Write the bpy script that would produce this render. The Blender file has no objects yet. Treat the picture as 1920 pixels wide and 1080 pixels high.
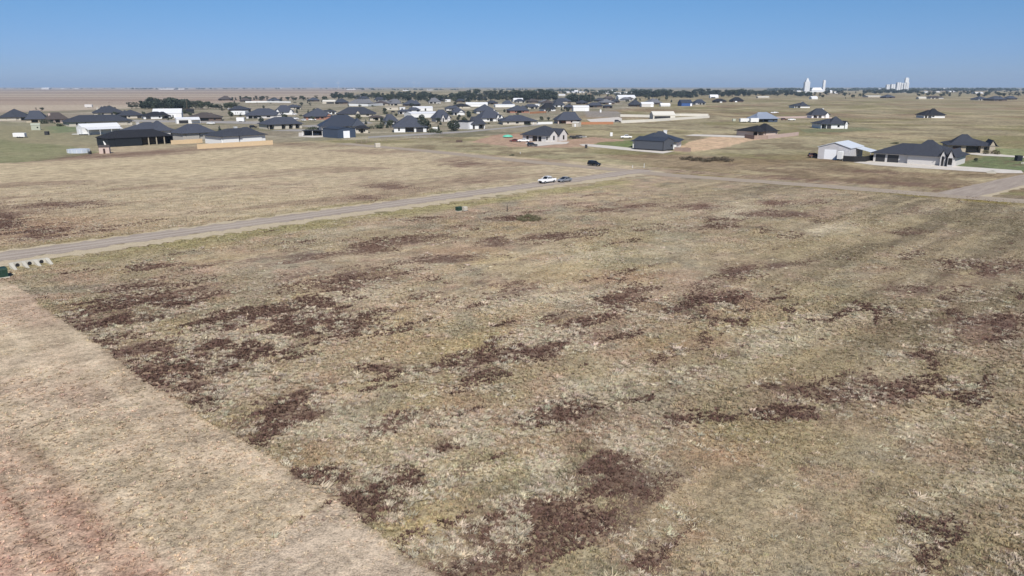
import bpy, math, random
import numpy as np
from mathutils import Vector, Matrix

C = bpy.context.scene.collection
sc = bpy.context.scene
R = math.radians

# ------------------------------------------------------------------ camera
CAM_H = 26.0
PITCH = R(15.4)
F = 1371.0                      # focal length in pixels of the 1920 px wide photograph
CT, ST = math.cos(PITCH), math.sin(PITCH)

cam_d = bpy.data.cameras.new('camera')
cam_d.sensor_width = 36.0
cam_d.lens = 36.0 * F / 1920.0
cam_d.clip_start = 0.5
cam_d.clip_end = 120000.0
cam = bpy.data.objects.new('camera', cam_d)
C.objects.link(cam)
cam.location = (0, 0, CAM_H)
cam.rotation_euler = (math.pi / 2 - PITCH, 0, 0)
sc.camera = cam


def G(px, py, z=0.0):
    """Ground point seen at photograph position (px, py)."""
    u = (px - 960.0) / F
    v = (540.0 - py) / F
    dz = -ST + v * CT
    t = (z - CAM_H) / dz
    return Vector((t * u, t * (CT + v * ST), z))


def P(X, Y):
    zc = Y * CT + CAM_H * ST
    up = Y * ST - CAM_H * CT
    return 960 + F * X / zc, 540 - F * up / zc


# ------------------------------------------------------------------ light
SUN_AZ = Vector((0.16, -0.99, 0)).normalized()
SUN_EL = R(43)
to_sun = Vector((SUN_AZ.x * math.cos(SUN_EL), SUN_AZ.y * math.cos(SUN_EL), math.sin(SUN_EL)))
sd = bpy.data.lights.new('sun', 'SUN')
sd.energy = 4.5
sd.angle = R(0.5)
sd.color = (1.0, 0.955, 0.89)
so = bpy.data.objects.new('sun', sd)
C.objects.link(so)
so.rotation_euler = to_sun.to_track_quat('Z', 'Y').to_euler()

w = bpy.data.worlds.new('World')
sc.world = w
w.use_nodes = True
nt = w.node_tree
nt.nodes.clear()
sky = nt.nodes.new('ShaderNodeTexSky')
sky.sky_type = 'NISHITA'
sky.sun_disc = False
sky.sun_elevation = SUN_EL
sky.sun_rotation = math.atan2(SUN_AZ.x, SUN_AZ.y)
sky.altitude = 1100
sky.air_density = 1.0
sky.dust_density = 0.35
sky.ozone_density = 4.5
hs = nt.nodes.new('ShaderNodeHueSaturation')
hs.inputs['Saturation'].default_value = 1.25
hs.inputs['Value'].default_value = 1.0
bg = nt.nodes.new('ShaderNodeBackground')
bg.inputs['Strength'].default_value = 0.072
wo = nt.nodes.new('ShaderNodeOutputWorld')
tcw = nt.nodes.new('ShaderNodeTexCoord')
sxyz = nt.nodes.new('ShaderNodeSeparateXYZ')
rmp = nt.nodes.new('ShaderNodeValToRGB')          # hand tint: bluer towards the horizon than the model sky
el = rmp.color_ramp.elements
el[0].position = 0.0
el[0].color = (.48, .61, 1.08, 1)
el[1].position = 0.5
el[1].color = (1, 1, 1, 1)
for pos, cc in ((.035, (.51, .63, 1.02, 1)), (.08, (.65, .74, .97, 1)), (.125, (.79, .85, .97, 1))):
    e_ = el.new(pos)
    e_.color = cc
mulw = nt.nodes.new('ShaderNodeMix')
mulw.data_type = 'RGBA'
mulw.blend_type = 'MULTIPLY'
mulw.inputs['Factor'].default_value = 1.0
nt.links.new(tcw.outputs['Generated'], sxyz.inputs[0])
nt.links.new(sxyz.outputs['Z'], rmp.inputs['Fac'])
nt.links.new(sky.outputs[0], hs.inputs['Color'])
nt.links.new(hs.outputs[0], mulw.inputs['A'])
nt.links.new(rmp.outputs['Color'], mulw.inputs['B'])
nt.links.new(mulw.outputs['Result'], bg.inputs['Color'])
nt.links.new(bg.outputs[0], wo.inputs['Surface'])

sc.view_settings.view_transform = 'Standard'
sc.view_settings.look = 'None'
sc.view_settings.exposure = 0.30
sc.view_settings.gamma = 1.0
sc.view_settings.use_curve_mapping = False

# ------------------------------------------------------------------ colours
KALB = 1.12


def lin1(c):
    c = c / 255.0
    return c / 12.92 if c <= 0.04045 else ((c + 0.055) / 1.055) ** 2.4


def alb(r, g, b, k=None):
    k = k or KALB
    return tuple(min(0.85, lin1(c) / k) for c in (r, g, b))


def albn(r, g, b, k=None):
    return np.array(alb(r, g, b, k))


MATS = {}


def mat(name, col, rough=0.7, var=0.12, scale=1.5, metal=0.0, spec=0.3, rib=None, bump=0.0, bscale=20):
    """Plain procedural material: base colour broken up by noise, optional ribs or grain in the bump."""
    if name in MATS:
        return MATS[name]
    m = bpy.data.materials.new(name)
    m.use_nodes = True
    t = m.node_tree
    b = t.nodes['Principled BSDF']
    b.inputs['Roughness'].default_value = rough
    b.inputs['Metallic'].default_value = metal
    b.inputs['Specular IOR Level'].default_value = spec
    tc = t.nodes.new('ShaderNodeTexCoord')
    n = t.nodes.new('ShaderNodeTexNoise')
    n.inputs['Scale'].default_value = scale
    n.inputs['Detail'].default_value = 4
    t.links.new(tc.outputs['Object'], n.inputs['Vector'])
    mx = t.nodes.new('ShaderNodeMix')
    mx.data_type = 'RGBA'
    mx.inputs['A'].default_value = tuple(c * (1 - var) for c in col) + (1,)
    mx.inputs['B'].default_value = tuple(min(0.95, c * (1 + var)) for c in col) + (1,)
    t.links.new(n.outputs['Fac'], mx.inputs['Factor'])
    t.links.new(mx.outputs['Result'], b.inputs['Base Color'])
    if rib:
        wv = t.nodes.new('ShaderNodeTexWave')
        wv.inputs['Scale'].default_value = rib
        wv.bands_direction = 'DIAGONAL'
        t.links.new(tc.outputs['Object'], wv.inputs['Vector'])
        bp = t.nodes.new('ShaderNodeBump')
        bp.inputs['Strength'].default_value = 0.35
        bp.inputs['Distance'].default_value = 0.05
        t.links.new(wv.outputs['Fac'], bp.inputs['Height'])
        t.links.new(bp.outputs['Normal'], b.inputs['Normal'])
    elif bump:
        n2 = t.nodes.new('ShaderNodeTexNoise')
        n2.inputs['Scale'].default_value = bscale
        t.links.new(tc.outputs['Object'], n2.inputs['Vector'])
        bp = t.nodes.new('ShaderNodeBump')
        bp.inputs['Strength'].default_value = bump
        bp.inputs['Distance'].default_value = 0.05
        t.links.new(n2.outputs['Fac'], bp.inputs['Height'])
        t.links.new(bp.outputs['Normal'], b.inputs['Normal'])
    MATS[name] = m
    return m


# walls
mat('white_paint', (0.66, 0.66, 0.65), 0.7, 0.04)
mat('cream_brick', (0.46, 0.42, 0.35), 0.85, 0.10, 3, bump=0.3)
mat('white_brick', (0.53, 0.51, 0.49), 0.85, 0.08, 3, bump=0.3)
mat('pink_brick', (0.48, 0.38, 0.33), 0.85, 0.12, 3, bump=0.3)
mat('red_brick', (0.28, 0.14, 0.10), 0.85, 0.2, 3, bump=0.3)
mat('tan_stone', (0.38, 0.33, 0.25), 0.9, 0.25, 2, bump=0.5)
mat('grey_stone', (0.36, 0.34, 0.31), 0.9, 0.25, 2, bump=0.5)
mat('grey_metal_siding', (0.36, 0.36, 0.38), 0.45, 0.04, 1, spec=0.4, rib=6)
mat('pale_metal_siding', (0.52, 0.51, 0.52), 0.45, 0.04, 1, spec=0.4, rib=6)
mat('slate_metal_siding', (0.075, 0.082, 0.098), 0.5, 0.05, 1, spec=0.4, rib=6)
mat('black_siding', (0.014, 0.017, 0.021), 0.6, 0.15, 1, rib=6)
mat('blue_siding', (0.046, 0.064, 0.100), 0.5, 0.08, 1, spec=0.4, rib=6)
mat('bright_blue_siding', (0.04, 0.09, 0.24), 0.5, 0.08, 1, rib=6)
mat('brown_siding', (0.10, 0.07, 0.055), 0.8, 0.2, 1)
mat('green_shed', (0.38, 0.40, 0.32), 0.8, 0.1, 1)
# roofs
mat('charcoal_shingle', (0.045, 0.049, 0.062), 0.95, 0.22, 1.2, spec=0.15, bump=0.4, bscale=8)
mat('slate_shingle', (0.058, 0.064, 0.083), 0.95, 0.22, 1.2, spec=0.15, bump=0.4, bscale=8)
mat('black_shingle', (0.023, 0.024, 0.029), 0.95, 0.25, 1.2, spec=0.15, bump=0.4, bscale=8)
mat('brown_shingle', (0.075, 0.063, 0.060), 0.95, 0.2, 1.2, spec=0.15, bump=0.4, bscale=8)
mat('grey_shingle', (0.14, 0.14, 0.15), 0.95, 0.2, 1.2, spec=0.15, bump=0.4, bscale=8)
mat('navy_roof', (0.036, 0.043, 0.060), 0.6, 0.12, 1, spec=0.4, rib=5)
mat('white_roof', (0.70, 0.70, 0.71), 0.45, 0.03, 1, spec=0.4, rib=5)
mat('galvanised_roof', (0.60, 0.63, 0.66), 0.4, 0.05, 1, spec=0.5, rib=5)
mat('bluegrey_roof', (0.22, 0.25, 0.31), 0.45, 0.06, 1, spec=0.5, rib=5)
mat('cream_roof', (0.62, 0.59, 0.52), 0.5, 0.04, 1, rib=5)
mat('tan_roof', (0.42, 0.36, 0.28), 0.7, 0.1, 1)
mat('dark_trim', (0.02, 0.02, 0.022), 0.6, 0.1)
mat('dark_glass', (0.012, 0.014, 0.018), 0.12, 0.1, spec=0.6)
mat('charcoal_door', (0.035, 0.035, 0.038), 0.6, 0.1)
mat('brown_door', (0.045, 0.026, 0.020), 0.6, 0.1)
mat('white_door', (0.80, 0.81, 0.83), 0.5, 0.02)
mat('concrete', (0.56, 0.54, 0.50), 0.9, 0.12, 0.5)
mat('pale_concrete', (0.47, 0.44, 0.37), 0.9, 0.15, 0.8, bump=0.3)
# fences etc.
mat('new_cedar', (0.60, 0.45, 0.28), 0.85, 0.10, 1.5, rib=10)
mat('orange_cedar', (0.36, 0.17, 0.09), 0.85, 0.18, 1.5, rib=10)
mat('rosy_wood', (0.42, 0.32, 0.28), 0.85, 0.15, 1.0, rib=10)
mat('weathered_wood', (0.30, 0.22, 0.18), 0.85, 0.25, 1.0, rib=10)
mat('black_fence', (0.016, 0.015, 0.015), 0.7, 0.25, 1.0, rib=6)
mat('cream_fence', (0.60, 0.57, 0.50), 0.8, 0.05, 1.0)
mat('bark', (0.10, 0.075, 0.055), 0.95, 0.3, 3)
mat('pole_wood', (0.22, 0.17, 0.13), 0.9, 0.3, 3)
mat('tyre', (0.015, 0.015, 0.016), 0.85, 0.1)
mat('rim', (0.35, 0.35, 0.36), 0.35, 0.05, metal=0.8)
mat('white_car', (0.80, 0.80, 0.80), 0.3, 0.02, spec=0.5)
mat('black_car', (0.010, 0.010, 0.011), 0.35, 0.05, spec=0.4)
mat('silver_car', (0.26, 0.27, 0.29), 0.3, 0.05, metal=0.3, spec=0.5)
mat('red_car', (0.10, 0.018, 0.015), 0.35, 0.05, spec=0.4)
mat('lamp_lens', (0.6, 0.6, 0.58), 0.15, 0.02, spec=0.6)
mat('tail_lens', (0.25, 0.02, 0.015), 0.2, 0.02)
mat('teal_tarp', (0.10, 0.42, 0.30), 0.5, 0.15, 1.5)
mat('utility_green', (0.018, 0.045, 0.030), 0.55, 0.1, 2)
mat('silo_white', (0.60, 0.61, 0.62), 0.8, 0.05, 0.05)
mat('turbine_white', (0.80, 0.81, 0.82), 0.5, 0.02)
mat('pool_wall', (0.42, 0.46, 0.52), 0.5, 0.1, 2)
mat('rust', (0.12, 0.06, 0.045), 0.9, 0.3, 2)


# ------------------------------------------------------------------ object helpers
class MB:
    """Collects boxes, prisms and tubes; build() links them as ONE mesh object."""

    def __init__(self):
        self.v = []
        self.f = []

    def add(self, vs, fs):
        o = len(self.v)
        self.v += [tuple(p) for p in vs]
        self.f += [tuple(i + o for i in f) for f in fs]

    def box(self, x0, x1, y0, y1, z0, z1):
        self.add([(x0, y0, z0), (x1, y0, z0), (x1, y1, z0), (x0, y1, z0),
                  (x0, y0, z1), (x1, y0, z1), (x1, y1, z1), (x0, y1, z1)],
                 [(0, 3, 2, 1), (4, 5, 6, 7), (0, 1, 5, 4), (1, 2, 6, 5), (2, 3, 7, 6), (3, 0, 4, 7)])

    def wallring(self, pts, z0, z1):
        n = len(pts)
        self.add([(x, y, z0) for x, y in pts] + [(x, y, z1) for x, y in pts],
                 [(i, (i + 1) % n, (i + 1) % n + n, i + n) for i in range(n)])

    def hip(self, cx, cy, lx, ly, z0, z1, th=0.18):
        """Hip roof over a rectangle; the ridge runs along the longer side."""
        hx, hy = lx / 2, ly / 2
        b = [(cx - hx, cy - hy), (cx + hx, cy - hy), (cx + hx, cy + hy), (cx - hx, cy + hy)]
        if lx >= ly:
            r = max(hx - hy * 0.95, 0.15)
            rd = [(cx - r, cy, z1), (cx + r, cy, z1)]
            top = [(4, 5, 9, 8), (5, 6, 9), (6, 7, 8, 9), (7, 4, 8)]
        else:
            r = max(hy - hx * 0.95, 0.15)
            rd = [(cx, cy - r, z1), (cx, cy + r, z1)]
            top = [(4, 5, 8), (5, 6, 9, 8), (6, 7, 9), (7, 4, 8, 9)]
        self.add([(x, y, z0) for x, y in b] + [(x, y, z0 + th) for x, y in b] + rd,
                 [(0, 3, 2, 1), (0, 1, 5, 4), (1, 2, 6, 5), (2, 3, 7, 6), (3, 0, 4, 7)] + top)

    def gable(self, cx, cy, lx, ly, z0, z1, axis='x', th=0.18):
        """Gable roof slab; the ridge runs along axis."""
        def q(a, b, z):
            return (cx + a, cy + b, z) if axis == 'x' else (cx + b, cy + a, z)
        a = (lx if axis == 'x' else ly) / 2
        b = (ly if axis == 'x' else lx) / 2
        vs = []
        for s in (-a, a):
            vs += [q(s, -b, z0), q(s, 0, z1), q(s, b, z0), q(s, -b, z0 + th), q(s, 0, z1 + th), q(s, b, z0 + th)]
        self.add(vs, [(0, 6, 7, 1), (1, 7, 8, 2), (3, 4, 10, 9), (4, 5, 11, 10), (0, 1, 4, 3), (1, 2, 5, 4),
                      (6, 9, 10, 7), (7, 10, 11, 8), (0, 3, 9, 6), (2, 8, 11, 5)])

    def tube(self, p0, p1, r0, r1=None, n=8, cap=True):
        r1 = r0 if r1 is None else r1
        p0, p1 = Vector(p0), Vector(p1)
        d = (p1 - p0).normalized()
        a = d.orthogonal().normalized()
        b = d.cross(a)
        vs = []
        for p, r in ((p0, r0), (p1, r1)):
            for i in range(n):
                t = 2 * math.pi * i / n
                vs.append(p + (a * math.cos(t) + b * math.sin(t)) * r)
        fs = [(i, (i + 1) % n, n + (i + 1) % n, n + i) for i in range(n)]
        if cap:
            fs += [tuple(range(n))[::-1], tuple(range(n, 2 * n))]
        self.add(vs, fs)

    def build(self, name, m, parent=None, smooth=False):
        me = bpy.data.meshes.new(name)
        me.from_pydata(self.v, [], self.f)
        me.update()
        me.materials.append(MATS[m] if isinstance(m, str) else m)
        if smooth:
            for p in me.polygons:
                p.use_smooth = True
        o = bpy.data.objects.new(name, me)
        C.objects.link(o)
        if parent is not None:
            o.parent = parent
        return o


def tag(o, label=None, cat=None, group=None, kind=None):
    if label:
        o['label'] = label
    if cat:
        o['category'] = cat
    if group:
        o['group'] = group
    if kind:
        o['kind'] = kind
    return o


def thing(name, loc, rz=0.0, label=None, cat=None, group=None):
    o = bpy.data.objects.new(name, None)
    C.objects.link(o)
    o.location = loc
    o.rotation_euler = (0, 0, rz)
    o.empty_display_size = 0.5
    return tag(o, label, cat, group)


def children(o):
    return [c for c in bpy.data.objects if c.parent == o]


def copy_tree(o, loc, rz=0.0, scale=1.0, label=None, group=None, kids=None):
    c = o.copy()
    C.objects.link(c)
    c.location = loc
    c.rotation_euler = (0, 0, rz)
    c.scale = (scale, scale, scale) if not isinstance(scale, tuple) else scale
    if label:
        c['label'] = label
    if group:
        c['group'] = group
    for ch in (kids if kids is not None else o.children):
        d = ch.copy()
        C.objects.link(d)
        d.parent = c
        for g in ch.children:
            e = g.copy()
            C.objects.link(e)
            e.parent = d
    return c


# ------------------------------------------------------------------ numpy noise
def _hash(ix, iy, seed):
    h = (ix * 374761393 + iy * 668265263 + seed * 974711) & 0x7fffffff
    h = ((h ^ (h >> 13)) * 1274126177) & 0x7fffffff
    return ((h ^ (h >> 16)) & 0xffff) / 65535.0


def vnoise(x, y, seed=0):
    ix = np.floor(x).astype(np.int64)
    iy = np.floor(y).astype(np.int64)
    fx = x - ix
    fy = y - iy
    fx = fx * fx * (3 - 2 * fx)
    fy = fy * fy * (3 - 2 * fy)
    a = _hash(ix, iy, seed)
    b = _hash(ix + 1, iy, seed)
    c = _hash(ix, iy + 1, seed)
    d = _hash(ix + 1, iy + 1, seed)
    return (a * (1 - fx) + b * fx) * (1 - fy) + (c * (1 - fx) + d * fx) * fy


def fbm(x, y, s, seed=0, oct=4, gain=0.5):
    r = 0
    a = 1.0
    tot = 0
    for i in range(oct):
        r = r + a * vnoise(x / s + 17.3 * i, y / s - 9.1 * i, seed + i)
        tot += a
        a *= gain
        s /= 2.0
    return r / tot


def sstep(a, b, x):
    t = np.clip((x - a) / (b - a), 0, 1)
    return t * t * (3 - 2 * t)


GA = R(45.0)                                    # direction of the gravel road, of the mowing and of the lots
gx, gy = math.cos(GA), math.sin(GA)


def rowc(X, Y):
    """Coordinates along and across the mowing rows."""
    return X * gx + Y * gy, -X * gy + Y * gx
# ------------------------------------------------------------------ what grows where
BROWN = [  # bare brown weed patches: centre, half sizes, lean (degrees), strength; read off the photograph
    (290, 560, 85, 15, 8, 1), (200, 592, 90, 18, 5, 1), (300, 500, 48, 6, 4, .8), (262, 538, 55, 8, 6, .8),
    (560, 585, 95, 22, 10, 1), (620, 602, 60, 20, 0, 1), (500, 580, 60, 12, 12, .9), (740, 455, 82, 10, 8, 1),
    (690, 466, 50, 9, 4, 1), (560, 485, 60, 9, 6, .8), (655, 525, 85, 15, 8, 1), (840, 487, 48, 7, 5, .9),
    (340, 690, 105, 26, 3, .9), (290, 655, 75, 15, 5, .9), (430, 640, 85, 14, 10, .9), (380, 727, 60, 18, 0, .9),
    (455, 668, 75, 12, 8, .8), (510, 782, 72, 27, 14, 1), (570, 760, 50, 14, 8, .9), (700, 695, 38, 9, 0, 1),
    (850, 690, 75, 14, 17, 1), (975, 662, 75, 17, 14, 1), (1085, 636, 60, 12, 10, 1), (962, 538, 45, 12, 0, .8),
    (1170, 558, 42, 11, 0, 1), (1340, 558, 48, 12, 3, 1), (1400, 510, 42, 8, 12, 1), (1462, 498, 32, 6, 5, .9),
    (1276, 580, 30, 8, 10, .9), (1068, 781, 62, 17, 6, 1), (1190, 758, 42, 8, 12, .9), (760, 800, 62, 12, 12, .9),
    (842, 850, 60, 13, 22, .9), (1275, 795, 40, 10, 0, .6), (600, 900, 55, 20, -12, 1), (750, 910, 75, 24, 0, .8),
    (690, 955, 62, 16, -8, .9), (880, 888, 40, 14, 10, .8), (965, 1010, 115, 36, 12, 1), (1160, 905, 75, 38, -22, 1),
    (1140, 985, 85, 26, 12, 1), (1095, 885, 42, 13, -10, .8), (880, 1060, 90, 24, 4, 1), (1010, 960, 60, 18, 10, .8),
    (1465, 720, 28, 9, 0, .9), (1505, 772, 52, 14, 3, 1), (1640, 735, 92, 13, 6, 1), (1560, 728, 40, 8, -12, .9),
    (1690, 742, 60, 10, 6, .9), (1850, 616, 75, 20, -8, 1), (1900, 640, 40, 9, -5, .9), (1762, 651, 25, 6, 0, .8),
    (1702, 669, 30, 6, 0, .8), (1726, 541, 52, 9, 0, .8), (1882, 505, 62, 12, 5, .9), (1800, 495, 36, 6, 0, .8),
    (1830, 540, 60, 12, 0, .6), (1220, 1060, 40, 20, 0, .9), (1230, 1020, 40, 12, 0, .6), (1785, 975, 12, 10, 0, .9),
    (1640, 1015, 25, 10, 0, .8), (1610, 1055, 30, 9, 0, .8), (1300, 388, 32, 5, 0, 1), (1330, 411, 28, 4, -6, .9),
    (1440, 404, 42, 4, 0, 1), (1480, 401, 36, 4, -6, 1), (1350, 424, 24, 4, 0, .9), (1460, 380, 26, 4, 0, 1),
    (730, 348, 40, 5, -3, 1), (690, 372, 26, 4, 0, .8), (100, 385, 65, 5, 3, 1), (170, 380, 30, 4, 3, .9),
    (8, 412, 30, 17, -12, 1), (75, 436, 65, 9, 3, .9), (150, 345, 60, 4, 2, .5), (160, 430, 70, 8, 6, .6), (1190, 386, 42, 5, 3, .9), (1130, 395, 32, 4, 3, .9),
    (955, 408, 34, 4, 3, 1), (1038, 446, 42, 6, 4, .9), (938, 452, 32, 6, 5, 1), (1128, 605, 50, 14, 14, .9), (1020, 605, 40, 9, 14, .8),
    (800, 408, 60, 3, 6, .7), (1230, 430, 40, 4, 3, .7), (430, 352, 60, 3, 0, .6), (560, 345, 50, 3, 0, .5), (900, 340, 60, 4, 0, .5),
    (870, 308, 40, 5, 0, .9), (260, 288, 110, 3.5, 4, .8), (150, 293, 60, 4, 5, .8), (720, 308, 60, 3, -4, .5), (1400, 520, 30, 6, 4, .5), (1600, 500, 40, 4, 0, .5), (1700, 435, 30, 3, 0, .7),
    (230, 655, 60, 14, -28, .8), (300, 712, 45, 13, -30, .7), (160, 610, 50, 10, -28, .8),
    (1325, 298, 42, 6, 2, .6), (1290, 322, 50, 4, 0, .6), (1460, 318, 60, 4, 0, .6), (1640, 322, 70, 3, -3, .8), (1500, 336, 90, 4, -3, .8),
    (1690, 345, 110, 4, -3, .9), (1800, 352, 70, 5, -3, .7), (1230, 292, 60, 3, 0, .6), (560, 270, 30, 3, 0, .8),
]
PALE = [(660, 560, 60, 20, 10, .8), (480, 640, 90, 25, 10, .9), (440, 720, 130, 22, 8, .9), (700, 735, 110, 22, 10, .9),
        (620, 800, 70, 30, 0, .7), (830, 720, 70, 12, 15, .9), (1010, 640, 90, 20, 12, .8), (800, 860, 110, 30, 20, .9),
        (880, 1000, 100, 35, 10, .9), (1060, 880, 60, 14, 0, .8), (1180, 850, 70, 14, 10, .7), (930, 890, 50, 10, 0, .9),
        (1000, 560, 120, 14, 6, .6), (1300, 700, 80, 14, 8, .5), (1450, 650, 120, 16, 12, .6), (1720, 690, 90, 30, 10, .5),
        (1730, 810, 70, 20, 10, .8), (1860, 900, 90, 20, 10, .6), (1700, 1040, 60, 14, 0, .7), (1560, 600, 120, 16, 6, .6),
        (1360, 400, 90, 14, 8, .6), (1560, 430, 70, 8, 6, .7), (1140, 470, 130, 16, 5, .5), (640, 430, 90, 10, 8, .5),
        (760, 505, 90, 10, 8, .6), (380, 560, 60, 20, 5, .5), (1130, 720, 90, 16, 12, .6), (250, 610, 60, 12, 0, .6)]
YELLOW = [(800, 770, 90, 20, 10, .8), (560, 870, 70, 18, 0, .8), (790, 1000, 60, 25, 0, .9), (1100, 480, 130, 25, 8, .5), (880, 640, 110, 18, 8, .7),
          (1350, 620, 120, 22, 10, .7), (1420, 830, 140, 40, 12, .6), (1500, 460, 130, 14, 14, .5), (580, 540, 70, 12, 8, .6), (1600, 700, 100, 14, 6, .5),
          (400, 1005, 60, 30, 0, .9), (1260, 960, 90, 40, 5, .6), (420, 480, 80, 10, 6, .5), (720, 590, 90, 14, 8, .5), (1850, 1040, 120, 40, 0, .5)]
REDDISH = [(1160, 525, 60, 10, 4, .7), (1340, 870, 40, 16, 0, .6), (1310, 1010, 30, 14, 0, .6), (870, 470, 80, 10, 4, .6), (1290, 650, 80, 14, 8, .5),
           (1560, 330, 140, 8, -3, .35), (1520, 290, 130, 12, 2, .35), (1850, 230, 130, 10, 2, .7), (1700, 225, 70, 6, 0, .6), (1640, 200, 120, 8, 0, .35), (60, 430, 140, 18, 4, .7),
           (1010, 275, 90, 4, 0, .5)]


def ellsum(px, py, lst, soft=0.55, grow=1.15):
    r = np.zeros_like(px)
    for cx, cy, rx, ry, ang, s in lst:
        a = R(ang)
        dx, dy = px - cx, -(py - cy)
        u = (dx * math.cos(a) + dy * math.sin(a)) / (rx * grow)
        v = (-dx * math.sin(a) + dy * math.cos(a)) / (ry * grow)
        q = u * u + v * v
        r = np.maximum(r, s * np.exp(-q * soft * 1.6))
    return r


def inpoly(px, py, pts):
    r = np.zeros(px.shape, dtype=bool)
    n = len(pts)
    for i in range(n):
        x0, y0 = pts[i]
        x1, y1 = pts[(i + 1) % n]
        if y0 == y1:
            continue
        c = ((y0 > py) != (y1 > py)) & (px < (x1 - x0) * (py - y0) / (y1 - y0) + x0)
        r ^= c
    return r


MOWN = [(18, 528), (60, 560), (118, 604), (230, 674), (330, 750), (400, 793), (470, 838), (560, 892), (626, 938), (560, 975), (470, 1030), (440, 1090),
        (300, 1200), (-500, 1200), (-500, 520), (-120, 500)]
STRIP = [(626, 940), (870, 1120), (700, 1200), (400, 1200), (440, 1085), (470, 1032), (560, 977)]
REDSOIL = [(-300, 740), (0, 838), (80, 885), (150, 930), (230, 985), (300, 1060), (380, 1200), (-300, 1200)]
GREENLEFT = [(-60, 250), (40, 268), (120, 272), (190, 286), (130, 297), (50, 304), (-60, 308)]
OLIVELEFT = [(-60, 226), (190, 234), (200, 262), (190, 284), (120, 274), (-60, 262)]
PALEFIELD = [(-80, 309), (60, 305), (190, 298), (380, 287), (530, 276), (700, 290), (850, 305), (860, 318), (600, 312), (400, 326), (200, 336), (-80, 345)]
PINKDIRT = [(878, 266), (940, 252), (985, 250), (1065, 262), (1110, 257), (1165, 262), (1190, 268), (1130, 274), (1050, 277), (960, 275)]
ORANGE = [(1262, 279), (1290, 266), (1335, 256.5), (1405, 256), (1425, 261), (1392, 267), (1355, 277), (1300, 285)]
LAWN1 = [(1105, 273), (1125, 267), (1185, 263), (1190, 279), (1165, 275.5)]
LAWN2 = [(1788, 318), (1806, 303), (1850, 292), (1960, 292), (1960, 322), (1880, 321)]
LAWN3 = [(1850, 290), (1858, 278), (1960, 280), (1960, 292)]
LAWN4 = [(1680, 304), (1700, 302.5), (1770, 308), (1790, 304), (1795, 306), (1765, 310)]
LAWN5 = [(1500, 243), (1530, 240), (1625, 238), (1640, 243), (1580, 248), (1510, 249)]
LAWN6 = [(85, 238), (150, 234), (160, 246), (100, 249)]
TOWN = [(-20, 212), (200, 205), (400, 193), (620, 184), (900, 180), (1180, 180), (1200, 200), (1100, 214), (1050, 240), (900, 256), (640, 262), (500, 268), (330, 272), (180, 275), (120, 240), (-20, 234)]
ASPHALT = [(1096, 208), (1162, 209.5), (1166, 219), (1100, 220)]


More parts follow.
